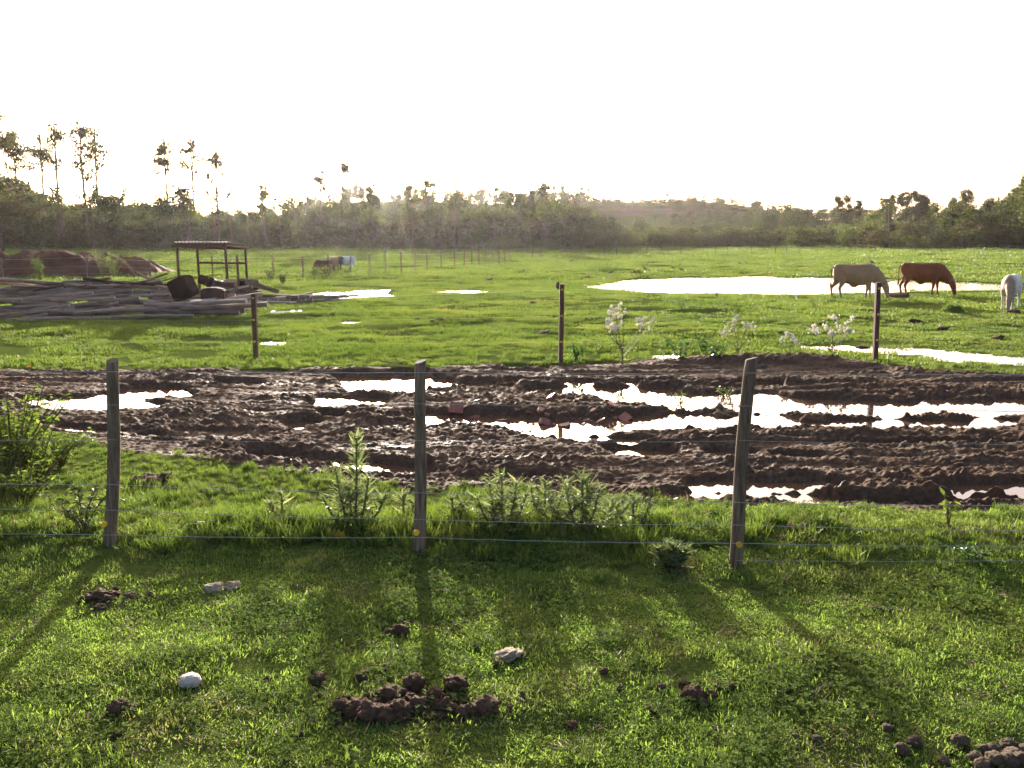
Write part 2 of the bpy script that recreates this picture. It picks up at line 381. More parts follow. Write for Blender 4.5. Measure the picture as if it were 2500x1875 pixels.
def mud_height(x, y):
    yw = y + 0.22 * fbm(x * 0.23, y * 0.2, 2, 51)
    z = 0.036 * fbm(x * 0.20, yw * 1.5, 3, 52) + 0.022 * ridged(x * 0.5, yw * 2.0, 2, 55) - 0.045
    cm = 0.35 + 0.65 * sst(-0.25, 0.35, fbm(x * 0.7, y * 1.3, 3, 57))          # trampled to clods here, smeared smooth there
    z = z + cm * (0.024 * fbm(x * 2.6, y * 4.0, 3, 58) + 0.040 * np.abs(fbm(x * 5.0, y * 7.5, 3, 61)) + 0.036 * np.abs(fbm(x * 13, y * 15, 2, 66))) + 0.012 * fbm(x * 24, y * 26, 2, 64)
    U, V = proj(x, y, WATER_Z)                                       # wheel ruts with lug marks and squeezed-up lips
    for j, base in enumerate((922, 944, 968, 1003, 1030, 1062, 1092, 1126, 1160, 1192, 1226)):
        vl = base + 0.16 * (base - 895) / 332 * (np.minimum(U, 950) - 950) + 13 * fbm(x * 0.16 + j * 3.7, x * 0 + j, 2, 91)
        dm = (V - vl) * y * y / 5400.0; st = np.clip(0.35 + 0.75 * fbm(x * 0.3, y * 0 + j * 7.3, 3, 92), 0, 1) * (0.7, 1, .6, 1, .9, .5, .9, .4, .8, 1, .7)[j]
        z = z + st * (-0.048 * np.exp(-(dm / 0.085)**2) + 0.030 * np.exp(-((np.abs(dm) - 0.19) / 0.07)**2) + 0.010 * np.exp(-(dm / 0.10)**2) * np.sin(x * 48 + 25 * np.abs(dm)))
    d = np.interp(x, FARW[:, 0], FARW[:, 1]) - y                     # bank thrown up on the far side
    z = z + (0.02 + 0.035 * sst(0.2, 3.0, x) * (1 - sst(7.5, 9, x))) * np.exp(-((d - 0.35) / 0.45)**2)
    c = gp(1800, 878); z = z + 0.09 * np.exp(-(((x - c[0]) / 0.85)**2 + ((y - c[1] + .2) / 0.5)**2))
    c = gp(1960, 880); z = z + 0.07 * np.exp(-(((x - c[0]) / 0.6)**2 + ((y - c[1] + .2) / 0.4)**2))
    s = mud_in(x, y)
    k = sst(-0.1, 0.3, s); z = z * k + (0.4 * z + 0.01) * (1 - k)
    z = np.maximum(z, WATER_Z + 0.012 + 0.12 * (z - WATER_Z))
    U, V = proj(x, y, WATER_Z); dep = np.zeros(x.shape); edge = 0.42 * fbm(x * 1.7, y * 2.5, 3, 71) + 0.2 * fbm(x * 7, y * 8, 2, 72)
    for pl, hv in RUTS:
        best = np.full(x.shape, 1e9)
        for (a0, b0), (a1, b1) in zip(pl[:-1], pl[1:]):
            ex, ey = (a1 - a0) / 4, b1 - b0; wx, wy = (U - a0) / 4, V - b0
            tt = np.clip((wx * ex + wy * ey) / (ex * ex + ey * ey), 0, 1)
            dv = wy - tt * ey; best = np.minimum(best, np.hypot(wx - tt * ex, np.where(dv > 0, np.maximum(dv - 2, 0) / 1.2, dv)))
        best = best + hv * edge
        dep = np.maximum(dep, 1 - sst(0.80 * hv, 1.6 * hv, best))
    lowz = WATER_Z - 0.03 + 0.35 * (z - 0.02)
    z = z * (1 - dep) + np.minimum(z, np.minimum(lowz, WATER_Z - 0.004)) * dep
    return np.where(s < 0.0, z - 0.6 * sst(0.0, 0.4, -s), z)
def mud_material():
    m, t, o = nt('wet mud')
    ge = node(t, 'ShaderNodeNewGeometry'); co = ge.outputs['Position']
    n1 = noise(t, 1.1, 4, 0.6, co, (0.5, 1.6, 1)); n2 = noise(t, 18, 6, 0.7, co); n3 = noise(t, 70, 4, 0.7, co)
    c = ramp(t, n2, ((0.28, (0.042, 0.027, 0.017)), (0.5, (0.096, 0.064, 0.042)), (0.72, (0.170, 0.122, 0.084))))
    c = mixc(t, ramp(t, n1, ((0.4, (0, 0, 0)), (0.7, (0.7, 0.7, 0.7)))), c, (0.092, 0.058, 0.039))
    p = node(t, 'ShaderNodeBsdfPrincipled'); t.links.new(c, p.inputs['Base Color'])
    rr = ramp(t, mathn(t, 'ADD', mathn(t, 'MULTIPLY', n1, 0.6), mathn(t, 'MULTIPLY', n2, 0.4)), ((0.36, (0.55,) * 3), (0.54, (0.95,) * 3)))
    t.links.new(rr, p.inputs['Roughness']); p.inputs['Specular IOR Level'].default_value = 0.05
    t.links.new(bump(t, mathn(t, 'ADD', n2, mathn(t, 'MULTIPLY', n3, 0.5)), 0.9, 0.028), p.inputs['Normal'])
    t.links.new(p.outputs[0], o.inputs[0]); return m
M_MUD = mud_material()
yr = 6.8 * np.exp(np.linspace(0, math.log(18.2 / 6.8), 400)); u = np.linspace(-1, 1, 860)
YY = np.repeat(yr[:, None], len(u), 1); XX = u[None, :] * (1.6 + yr[:, None] * 0.72)
tag(link('muddy_track', grid_mesh('muddy_track', XX, YY, mud_height(XX, YY), M_MUD)), None, None, kind='structure')

# ---- water
def water_material(name, col, rip, rough=0.01):
    m, t, o = nt(name)
    ge = node(t, 'ShaderNodeNewGeometry')
    p = node(t, 'ShaderNodeBsdfPrincipled'); p.inputs['Base Color'].default_value = (*col, 1)
    p.inputs['Roughness'].default_value = rough; p.inputs['IOR'].default_value = 1.333; p.inputs['Specular IOR Level'].default_value = 0.5
    t.links.new(bump(t, noise(t, 5, 3, 0.5, ge.outputs['Position'], (0.5, 1, 1)), 1.0, rip), p.inputs['Normal'])
    t.links.new(p.outputs[0], o.inputs[0]); return m
M_PUD = water_material('muddy rain water', (0.10, 0.062, 0.040), 0.0008, 0.02)
M_POND = water_material('pond water', (0.07, 0.06, 0.045), 0.006, 0.05)
def sheet(name, P, z, mat, label=None):
    me = bpy.data.meshes.new(name)
    me.from_pydata([(a, b, z) for a, b in P], [], [list(range(len(P)))]); me.materials.append(mat); me.update()
    return tag(link(name, me), label, None, kind='structure')
sheet('puddle_water', [(-12.5, 7.05), (12.5, 7.05), (14.5, 17.6), (-14.5, 17.6)], WATER_Z, M_PUD)
def grow(P, k):                             # water runs a little under the bank all round
    P = np.asarray(P); c = P.mean(0); v = P - c
    return c + v * (1 + k / np.maximum(np.linalg.norm(v, axis=1, keepdims=True), .3))
sheet('pond', grow(POND, 0.6), POND_Z, M_POND)
for P, nme, lv in POOLS: sheet(nme, grow(P, 0.25), lv, M_POND)

# ---- ploughed strips and hedge lines on the far hill
def drape(name, quad, mat, dz, n=40):
    a, b, c, d = [np.array(q, float) for q in quad]
    s = np.linspace(0, 1, n)[:, None, None]; q = np.linspace(0, 1, n)[None, :, None]
    P = (a * (1 - q) + b * q) * (1 - s) + (d * (1 - q) + c * q) * s
    X, Y = P[..., 0], P[..., 1]
    return tag(link(name, grid_mesh(name, X, Y, H(X, Y, True) + dz, mat)), None, None, kind='structure')
M_PLOUGH = solid('ploughed earth', (0.075, 0.055, 0.042), (0.115, 0.088, 0.068), 0.08, 1.0, 0, (0.3, 2, 1), 0.0)
M_FIELD = solid('far grass field', (0.055, 0.075, 0.022), (0.085, 0.105, 0.032), 0.05, 1.0, 0, (0.3, 2, 1), 0.0)
def azd(px, d): return (d * (px - CX) / FPX, d)
drape('ploughed_field', [azd(1400, 300), azd(2010, 285), azd(1960, 318), azd(1400, 338)], M_PLOUGH, 0.7)
drape('ploughed_field', [azd(1400, 345), azd(1950, 325), azd(1700, 388), azd(1380, 415)], M_PLOUGH, 0.7)
drape('grass_field', [azd(1600, 395), azd(1960, 340), azd(2050, 400), azd(1640, 430)], M_FIELD, 0.8)

# ---- scattering helper for what nobody could count
def proto_collection(name, meshes):
    c = bpy.data.collections.new(name)
    for i, me in enumerate(meshes):
        o = bpy.data.objects.new('%s_%02d' % (name, i), me); c.objects.link(o)
    return c
def scatter(name, pts, rot, scl, idx, coll, label, cat):
    me = bpy.data.meshes.new(name); N = len(pts)
    me.vertices.add(N); me.vertices.foreach_set('co', np.asarray(pts, np.float32).ravel())
    a = me.attributes.new('rot', 'FLOAT_VECTOR', 'POINT'); a.data.foreach_set('vector', np.asarray(rot, np.float32).ravel())
    scl = np.asarray(scl, np.float32)
    if scl.ndim == 1: scl = np.repeat(scl[:, None], 3, 1)
    a = me.attributes.new('scl', 'FLOAT_VECTOR', 'POINT'); a.data.foreach_set('vector', scl.ravel())
    a = me.attributes.new('idx', 'INT', 'POINT'); a.data.foreach_set('value', np.asarray(idx, np.int32))
    me.update(); o = tag(link(name, me), label, cat, kind='stuff')
    ng = bpy.data.node_groups.new(name + ' nodes', 'GeometryNodeTree')
    ng.interface.new_socket('Geometry', in_out='INPUT', socket_type='NodeSocketGeometry')
    ng.interface.new_socket('Geometry', in_out='OUTPUT', socket_type='NodeSocketGeometry')
    gi = ng.nodes.new('NodeGroupInput'); go = ng.nodes.new('NodeGroupOutput')
    ip = ng.nodes.new('GeometryNodeInstanceOnPoints'); ci = ng.nodes.new('GeometryNodeCollectionInfo')
    ci.inputs['Collection'].default_value = coll; ci.inputs['Separate Children'].default_value = True; ci.inputs['Reset Children'].default_value = True
    def na(n, ty):
        k = ng.nodes.new('GeometryNodeInputNamedAttribute'); k.data_type = ty; k.inputs['Name'].default_value = n; return k.outputs[0]
    ng.links.new(gi.outputs[0], ip.inputs['Points']); ng.links.new(ci.outputs[0], ip.inputs['Instance'])
    ip.inputs['Pick Instance'].default_value = True
    ng.links.new(na('idx', 'INT'), ip.inputs['Instance Index']); ng.links.new(na('rot', 'FLOAT_VECTOR'), ip.inputs['Rotation'])
    ng.links.new(na('scl', 'FLOAT_VECTOR'), ip.inputs['Scale']); ng.links.new(ip.outputs[0], go.inputs[0])
    md = o.modifiers.new('scatter', 'NODES'); md.node_group = ng
    return o

# ---- grass
G_STOPS = ((0.0, (0.105, 0.165, 0.046)), (0.4, (0.160, 0.235, 0.062)), (0.68, (0.205, 0.265, 0.078)), (0.84, (0.22, 0.205, 0.105)), (1.0, (0.27, 0.20, 0.135)))
M_LAWN = leafmat('lawn grass blade', G_STOPS, 0.48, (1.3, 1.4, 0.75), 0.65, 0.1, patch=0.9)
M_ROUGH = leafmat('long grass blade', ((0.0, (0.050, 0.075, 0.020)), (0.5, (0.090, 0.128, 0.030)), (0.85, (0.14, 0.17, 0.045)), (1.0, (0.22, 0.18, 0.09))), 0.45, (1.4, 1.55, 0.8), 0.55, 0.2, patch=0.7)
M_PAST = leafmat('pasture grass blade', ((0.0, (0.038, 0.070, 0.018)), (0.45, (0.070, 0.114, 0.027)), (0.8, (0.104, 0.142, 0.038)), (1.0, (0.15, 0.14, 0.06))), 0.5, (1.6, 1.55, 0.75), 0.5, 0.2, patch=0.25)
M_STRAW = leafmat('dead straw', ((0.0, (0.10, 0.06, 0.03)), (0.6, (0.24, 0.17, 0.10)), (1.0, (0.42, 0.34, 0.24))), 0.3, (1.2, 1.1, 0.9), 0.7)
M_CLOVER = leafmat('clover leaf', ((0.0, (0.060, 0.110, 0.034)), (0.6, (0.105, 0.165, 0.045)), (1.0, (0.16, 0.20, 0.06))), 0.45, (1.6, 1.5, 0.75), 0.8, 0.03, patch=0.9)
def tuft(r, n, l0, l1, w, lean, mat, droop=0.35):
    b = MB(); a = RNG.random(n) * 6.283; q = np.sqrt(RNG.random(n)) * r
    c = np.stack([np.cos(a) * q, np.sin(a) * q, np.full(n, -0.006)], 1)
    th = RNG.normal(0, lean, (n, 2)); d = np.stack([th[:, 0], th[:, 1], np.ones(n)], 1)
    L = l0 + (l1 - l0) * RNG.random(n)**1.6
    ba = RNG.random(n) * 6.283; bl = droop * RNG.random(n)
    bend = np.stack([np.cos(ba) * bl, np.sin(ba) * bl, -bl * 0.6], 1)
    b.blades(c, d, bend, L, w * (0.6 + 0.8 * RNG.random(n))); return b.mesh('tuft', mat)
def clover(r, n, mat, sz=0.012):
    b = MB(); a = RNG.random(n) * 6.283; q = np.sqrt(RNG.random(n)) * r
    c = np.stack([np.cos(a) * q, np.sin(a) * q, 0.012 + 0.03 * RNG.random(n)], 1)
    c = np.repeat(c, 3, 0); ang = np.repeat(RNG.random(n) * 6.283, 3) + np.tile([0, 2.09, 4.19], n)
    d = np.stack([np.cos(ang), np.sin(ang), RNG.normal(0.15, 0.25, 3 * n)], 1)
    b.leaves(c, d, np.tile([0, 0, 1.0], (3 * n, 1)), sz * (0.8 + 0.5 * RNG.random(3 * n)), sz * 1.1, 0, 0.2, 0.65); return b.mesh('clover', mat)
def lying(r, n, mat):
    b = MB(); a = RNG.random(n) * 6.283; q = np.sqrt(RNG.random(n)) * r
    c = np.stack([np.cos(a) * q, np.sin(a) * q, 0.006 + 0.025 * RNG.random(n)], 1)
    ang = RNG.random(n) * 6.283; d = np.stack([np.cos(ang), np.sin(ang), RNG.normal(0.05, 0.2, n)], 1)
    b.leaves(c, d, RNG.normal(0, .3, (n, 3)) + [0, 0, 1], 0.03 + 0.06 * RNG.random(n), 0.003 + 0.004 * RNG.random(n)); return b.mesh('straw', mat)
LAWN = proto_collection('lawn_tuft', [tuft(0.11, 95, 0.010, 0.030, 0.0055, 0.7, M_LAWN) for _ in range(5)] + [tuft(0.09, 50, 0.016, 0.048, 0.0055, 0.5, M_LAWN) for _ in range(2)]
                        + [clover(0.10, 26, M_CLOVER), clover(0.08, 16, M_CLOVER, 0.015), lying(0.11, 12, M_STRAW)])
def rz(N, tilt=0.12): return np.stack([RNG.normal(0, tilt, N), RNG.normal(0, tilt, N), RNG.random(N) * 6.283], 1)
def in_view(x, y, m=0.3): return np.abs(x) < (1.0 + y * (0.60 + 0.02)) + m
def sow(area, dens, seed=None):
    (x0, x1), (y0, y1) = area; N = int((x1 - x0) * (y1 - y0) * dens)
    x = x0 + (x1 - x0) * RNG.random(N); y = y0 + (y1 - y0) * RNG.random(N); m = in_view(x, y)
    return x[m], y[m]
x, y = sow(((-6.5, 6.5), (2.9, 7.4)), 400)
k = (mud_in(x, y) < 0.02) & (fbm(x * 2.6, y * 2.6, 3, 81) > -0.62 + 0.25 * (y > 6))
x, y = x[k], y[k]; N = len(x); f = fbm(x * 1.1, y * 1.1, 3, 82); r_ = RNG.random(N)
idx = np.where(r_ < 0.08, 9, np.where(r_ < 0.14 + 0.22 * np.clip(f, 0, 1), 7 + (r_ * 997 % 2).astype(int), np.where((f > 0.38) | (y > 5.9), 5 + (r_ * 991 % 2).astype(int), (r_ * 983 % 5).astype(int))))
scatter('lawn_grass', np.stack([x, y, H(x, y)], 1), rz(N), (0.75 + 0.5 * RNG.random(N)) * (1 + 0.25 * f), idx, LAWN, 'short mown grass and clover in front of the near fence', 'grass')

ROUGH = proto_collection('long_tuft', [tuft(0.11, 46, 0.06, 0.20, 0.0085, 0.32, M_ROUGH, 0.45) for _ in range(4)] + [tuft(0.10, 40, 0.10, 0.30, 0.009, 0.25, M_ROUGH, 0.4) for _ in range(2)]
                         + [clover(0.13, 40, M_CLOVER, 0.02), lying(0.14, 16, M_STRAW), tuft(0.07, 20, 0.1, 0.27, 0.005, 0.45, M_STRAW, 0.5)])
x, y = sow(((-10, 10), (5.7, 12.0)), 175)
mi = mud_in(x, y); dn = np.interp(x, NEARW[:, 0], NEARW[:, 1]) - y
k = (mi < 0.05) & (dn > -0.2) & (y > 6.3 + 0.25 * fbm(x * 1.2, y * 0, 2, 83)) & (fbm(x * 1.9, y * 1.9, 3, 84) > -0.7)
x, y = x[k], y[k]; N = len(x); f = fbm(x * 0.9, y * 0.9, 3, 85); r_ = RNG.random(N)
idx = np.where(r_ < 0.07, 7, np.where(r_ < 0.12, 8, np.where(r_ < 0.26, 6, np.where(f > 0.28, 4 + (r_ * 991 % 2).astype(int), (r_ * 983 % 4).astype(int)))))
band = (0.62 + 0.38 * np.exp(-((y - 6.9) / 0.45)**2)) * (1 + 0.2 * np.exp(-((x - 0.7) / 1.3)**2 - ((y - 7.1) / .45)**2))
scatter('fence_line_grass', np.stack([x, y, H(x, y)], 1), rz(N, 0.2), (0.75 + 0.6 * RNG.random(N)) * (1 + 0.45 * f) * band * 0.55, idx, ROUGH, 'tall rough grass growing along the near fence and track edge', 'grass')

PASTP = proto_collection('pasture_tuft', [tuft(0.22, 90, 0.03, 0.075, 0.010, 0.4, M_PAST) for _ in range(4)] + [tuft(0.45, 130, 0.03, 0.085, 0.018, 0.4, M_PAST) for _ in range(3)]
                         + [tuft(1.1, 220, 0.04, 0.11, 0.045, 0.4, M_PAST) for _ in range(3)] + [tuft(2.6, 420, 0.05, 0.15, 0.07, 0.4, M_PAST) for _ in range(3)])
PX, PY, PI_, PS = [], [], [], []
for (y0, y1, dens, i0, ni) in ((16.0, 27, 16, 0, 4), (25, 46, 5, 4, 3), (42, 90, 0.95, 7, 3), (80, 175, 0.17, 10, 3)):
    x, y = sow(((-y1 * 0.64 - 2, y1 * 0.64 + 2), (y0, y1)), dens)
    k = mud_in(x, y) < 0.05
    k &= (fbm(x * 0.5, y * 0.8, 3, 88) > -0.5) & (y > 16.2) & (y > np.interp(x, FARW[:, 0], FARW[:, 1]) - 0.3)
    wd = np.minimum(np.abs(x * 0) + 9, 9); ok = water_clear(x, y, 0.02)
    P = POOLS[2][0]; edge = (~ok) & (poly_sdf(P, x, y) < 0) & (RNG.random(len(x)) < 0.16 + 0.5 * (poly_sdf(P, x, y) > -0.22))   # blades standing in the right-hand pool
    k &= ok | edge; x, y = x[k], y[k]; N = len(x)
    PX.append(x); PY.append(y); PI_.append(i0 + RNG.integers(0, ni, N)); PS.append((0.75 + 0.55 * RNG.random(N)) * (1 + 0.3 * fbm(x * 0.4, y * 0.6, 2, 89)))
x, y = np.concatenate(PX), np.concatenate(PY)
scatter('pasture_grass', np.stack([x, y, H(x, y)], 1), rz(len(x), 0.06), np.concatenate(PS), np.concatenate(PI_), PASTP, 'grazed green grass of the wide pasture behind the muddy track', 'grass')
# grass at the very edge of the track on the far side, and a few sprigs in the mud
x, y = sow(((-12, 12), (14, 18.5)), 14); s = mud_in(x, y)
k = (s < 0.10) & (s > -0.9) & (y > 14.5) & (np.interp(x, FARW[:, 0], FARW[:, 1]) - y > -1.2); x, y = x[k], y[k]; N = len(x)
scatter('track_edge_grass', np.stack([x, y, np.maximum(H(x, y), 0.0)], 1), rz(N, 0.15), 0.35 + 0.4 * RNG.random(N), RNG.integers(0, 5, N), ROUGH, 'ragged grass fringing the far edge of the muddy track', 'grass')

# ---- woodland
M_BARK = solid('pale bark', (0.11, 0.085, 0.065), (0.26, 0.22, 0.18), 3, 0.9, 0.01, (6, 6, 0.6), 0.2)
M_GUM = solid('gum bark', (0.055, 0.042, 0.034), (0.14, 0.11, 0.09), 3, 0.9, 0.01, (6, 6, 0.6), 0.2)
M_DARKBARK = solid('dark bark', (0.035, 0.025, 0.018), (0.085, 0.062, 0.045), 3, 0.9, 0.01, (6, 6, 0.6), 0.2)
def fol(name, a, b, c, tr=0.4): return leafmat(name, ((0.0, a), (0.55, b), (1.0, c)), tr, (1.5, 1.5, 0.7), 0.6, 0.2)
M_WOOD = [fol('olive leaves', (0.018, 0.027, 0.009), (0.038, 0.052, 0.017), (0.070, 0.080, 0.027)),
          fol('dark leaves', (0.014, 0.024, 0.010), (0.030, 0.045, 0.016), (0.055, 0.070, 0.024)),
          fol('russet leaves', (0.026, 0.026, 0.010), (0.046, 0.044, 0.017), (0.075, 0.066, 0.025)),
          fol('light leaves', (0.034, 0.050, 0.012), (0.062, 0.088, 0.022), (0.10, 0.125, 0.034))]
M_EUC = fol('gum leaves', (0.030, 0.036, 0.016), (0.055, 0.060, 0.026), (0.095, 0.085, 0.038), 0.35)
def blobs(n, shape, seed):
    """clump centres and sizes in a unit crown: x,y in [-.5,.5], z in [0,1]"""
    rs = np.random.RandomState(seed); out = []
    for _ in range(n):
        z = rs.rand(); w = {'round': math.sqrt(max(0, 1 - (2 * z - 1)**2)), 'dome': math.sqrt(1 - z * z * .9), 'cone': 1 - 0.8 * z, 'wide': 0.5 + 0.5 * z}[shape]
        a = rs.rand() * 6.283; q = math.sqrt(rs.rand()) * 0.5 * w
        out.append((q * math.cos(a), q * math.sin(a), z, 0.11 + 0.12 * rs.rand()))
    return out
def crown(b, bl, Hc, Wc, z0, per, leaf, mi, droop=0.0, seed=0):
    rs = np.random.RandomState(seed)
    for (bx, by, bz, br) in bl:
        n = per; v = rs.normal(0, 1, (n, 3)); v /= np.linalg.norm(v, axis=1, keepdims=True)
        rad = rs.rand(n, 1)**0.45
        c = np.array([bx * Wc, by * Wc, z0 + bz * Hc]) + v * rad * np.array([br * Wc, br * Wc, br * Hc * 0.8])
        d = v * 0.7 + rs.normal(0, 0.6, (n, 3)); d[:, 2] -= droop
        b.leaves(c, d, rs.normal(0, 1, (n, 3)), leaf * (0.6 + 0.8 * rs.rand(n)), leaf * 0.55 * (0.6 + 0.8 * rs.rand(n)), mi, 0.2)
def limb_tree(b, Ht, r0, bl, Hc, Wc, z0, mi, seed):
    rs = np.random.RandomState(seed); zt = z0 + Hc * 0.75
    k = 7; t = np.linspace(0, 1, k); wob = np.cumsum(rs.normal(0, 0.03 * Wc, (k, 2)), 0)
    P = np.stack([wob[:, 0] * (t > 0), wob[:, 1] * (t > 0), t * zt - 0.15], 1); b.tube(P, r0 * (1 - 0.82 * t), 6, mi)
    for (bx, by, bz, br) in bl[::3]:
        e = np.array([bx * Wc, by * Wc, z0 + bz * Hc]); s = np.array([np.interp(max(0.15, 0.75 * e[2] - .2 * Hc), P[:, 2], P[:, 0]), np.interp(max(0.15, .75 * e[2] - .2 * Hc), P[:, 2], P[:, 1]), max(0.15, 0.75 * e[2] - 0.2 * Hc)])
        if s[2] > zt: s[2] = zt
        m = (s + e) / 2 + [0, 0, -0.05 * Hc]; b.tube([s, m, e], [r0 * .38, r0 * .25, r0 * .08], 4, mi, False)
def tree_mesh(kind, seed, leafmat_, split=False):
    rs = np.random.RandomState(seed)
    sh, nb, Hc, Wc, z0, per, leaf = {'wood': ('dome', 30, 5.0, 4.6, 1.9, 62, 0.34), 'bush': ('dome', 22, 2.7, 4.2, 0.15, 62, 0.26), 'round': ('round', 34, 4.6, 5.4, 2.3, 60, 0.33),
                                     'tall': ('cone', 30, 6.6, 3.4, 1.6, 60, 0.34)}[kind]
    bl = blobs(nb, sh, seed); a, b = MB(), MB()
    crown(a, bl, Hc, Wc, z0, per, leaf, 0, 0.2, seed)
    limb_tree(b, z0 + Hc, 0.13 if kind != 'bush' else 0.07, bl, Hc, Wc, z0, 0, seed)
    return a, b
def joined(kind, seed, lm):
    a, b = tree_mesh(kind, seed, lm); k = a.n
    a.add(np.concatenate(b.v), b.f, 1, b.r); return a.mesh('tree', [lm, M_DARKBARK])
def pole_tree(seed):
    rs_ = np.random.RandomState(seed); a = MB(); t = np.linspace(0, 1, 6)
    a.tube(np.stack([.25 * np.sin(t * 3 + seed), .2 * np.cos(t * 2), t * 7 - .2], 1), .11 * (1 - .7 * t), 5, 1)
    crown(a, [(.2 * rs_.randn(), .2 * rs_.randn(), .3 + .7 * rs_.rand(), .13) for _ in range(8)], 3.5, 2.4, 4.2, 34, .3, 0, .3, seed); return a.mesh('tree', [M_WOOD[0], M_GUM])
TREES = proto_collection('wood_tree', [joined('wood', 1, M_WOOD[0]), joined('wood', 2, M_WOOD[0]), joined('wood', 3, M_WOOD[2]), joined('tall', 4, M_WOOD[1]),
                                       joined('tall', 5, M_WOOD[0]), joined('bush', 6, M_WOOD[0]), joined('bush', 7, M_WOOD[2]), joined('bush', 8, M_WOOD[3]), joined('round', 9, M_WOOD[1]), joined('round', 10, M_WOOD[3]), pole_tree(21), pole_tree(22)])
def wood(name, label, pts):
    """pts: (photo x, distance, height, index)"""
    P = np.array([[azd(p, d)[0], d] for p, d, h, i in pts]); z = H(P[:, 0], P[:, 1], True)
    base = np.array([7.0, 7.0, 7.0, 8.4, 8.4, 3.0, 3.0, 3.0, 7.0, 7.0, 7.5, 7.5])
    idx = np.array([i for *_, i in pts]); s = 1.12 * np.array([h for _, _, h, _ in pts]) / base[idx]; N = len(idx)
    w = s**0.7 * (0.9 + 0.4 * RNG.random(N)) * 1.05
    scatter(name, np.stack([P[:, 0], P[:, 1], z - 0.1], 1), np.stack([np.zeros(N), np.zeros(N), RNG.random(N) * 6.283], 1), np.stack([w, w, s], 1), idx, TREES, label, 'woodland')
rs = np.random.RandomState(5); pts = []
def top_h(py, d): return (570 - py) / FPX * d + CAM_H        # height of something at distance d that tops out at photo row py
for k in range(235):
    px = -350 + 1080 * rs.rand(); d = 116 + 55 * rs.rand()
    sk = np.interp(px, [-300, 0, 90, 160, 250, 330, 450, 560, 640, 730], [430, 440, 480, 505, 505, 510, 515, 520, 528, 515]) + 22 * rs.rand() + (18 if d < 130 else 0)
    pts.append((px, d, top_h(sk, d) - h1(*azd(px, d)), rs.choice([0, 1, 0, 1, 2, 3, 4, 8])))
for k in range(90):
    px = -350 + 1080 * rs.rand(); d = 112 + 10 * rs.rand(); pts.append((px, d, 1.5 + 2.2 * rs.rand(), rs.choice([5, 6, 6, 5])))
for k in range(46):
    pts.append((-300 + 1000 * rs.rand(), 111 + 6 * rs.rand(), 5.0 + 2.5 * rs.rand(), rs.choice([10, 11])))
wood('woodland', 'dense brown and olive woodland behind the log pile and shelter on the left', pts)
pts = []
for k in range(235):
    px = 690 + 930 * rs.rand(); d = 128 + 60 * rs.rand()
    sk = np.interp(px, [690, 760, 1000, 1200, 1330, 1400, 1470, 1540, 1620], [540, 522, 518, 510, 502, 510, 530, 548, 558]) + 34 * rs.rand()
    pts.append((px, d, max(2.2, top_h(sk, d) - h1(*azd(px, d))), rs.choice([0, 1, 0, 3, 4, 8, 2, 9])))
for k in range(150):
    px = 640 + 800 * rs.rand(); d = 210 + 210 * rs.rand()
    pts.append((px, d, 5 + 3.5 * rs.rand(), rs.choice([0, 1, 3, 8, 9, 4])))
for k in range(60):
    px = 690 + 800 * rs.rand(); d = 124 + 8 * rs.rand(); pts.append((px, d, 1.5 + 2.4 * rs.rand(), rs.choice([5, 6, 7])))
for k in range(20):
    pts.append((690 + 650 * rs.rand(), 121 + 6 * rs.rand(), 5.0 + 2.5 * rs.rand(), rs.choice([10, 11])))
wood('woodland', 'wooded rise in the middle distance beneath the sun', pts)
pts = []
for k in range(150):
    px = 1440 + 760 * rs.rand(); d = 150 + 40 * rs.rand()
    pts.append((px, d, top_h(np.interp(px, [1440, 1600, 1900, 2200], [562, 560, 552, 545]) + 20 * rs.rand(), d) - h1(*azd(px, d)), rs.choice([5, 6, 7, 5, 7, 9, 0])))
for k in range(120):
    px = 1690 + 560 * rs.rand(); d = 215 + 190 * rs.rand()
    if px < 1830 and 280 < d: continue
    pts.append((px, d, max(4, top_h(np.interp(px, [1690, 1800, 1960, 2300], [548, 530, 515, 512]) + 22 * rs.rand(), d) - h1(*azd(px, d))), rs.choice([0, 1, 3, 8, 8])))
wood('woodland', 'low green thicket and darker trees along the far side of the right pasture', pts)
pts = []
for k in range(190):
    px = 2150 + 720 * rs.rand(); d = 142 + 50 * rs.rand()
    pts.append((px, d, top_h(np.interp(px, [2150, 2240, 2300, 2400, 2500, 2700], [550, 535, 512, 496, 475, 455]) + 28 * rs.rand() + (30 if d < 155 else 0), d), rs.choice([0, 1, 3, 4, 8, 2])))
for k in range(50):
    px = 2100 + 720 * rs.rand(); d = 138 + 10 * rs.rand(); pts.append((px, d, 1.4 + 2 * rs.rand(), rs.choice([5, 6, 6])))
for k in range(14):
    pts.append((2150 + 600 * rs.rand(), 137 + 5 * rs.rand(), 5.0 + 2.5 * rs.rand(), rs.choice([10, 11])))
wood('woodland', 'tall dark woodland rising at the right edge behind the cattle', pts)
pts = [(px, np.interp(px, [1440, 1960], [341, 321]) + rs.normal(0, .8), 1.0 + .9 * rs.rand(), rs.choice([5, 6])) for px in np.arange(1440, 1960, 5.0)]
pts += [(px, np.interp(px, [1400, 1720], [416, 390]) + rs.normal(0, .8), 1.0 + 1.2 * rs.rand(), rs.choice([5, 6, 5])) for px in np.arange(1390, 1720, 6.0)]
for k in range(46):
    px = 1440 + 420 * rs.rand(); pts.append((px, 255 + 160 * rs.rand(), 1.8 + 2.6 * rs.rand(), rs.choice([5, 6, 8, 0])))
wood('hedge', 'thin hedge lines and scattered bushes dividing the ploughed strips on the far hill', pts)

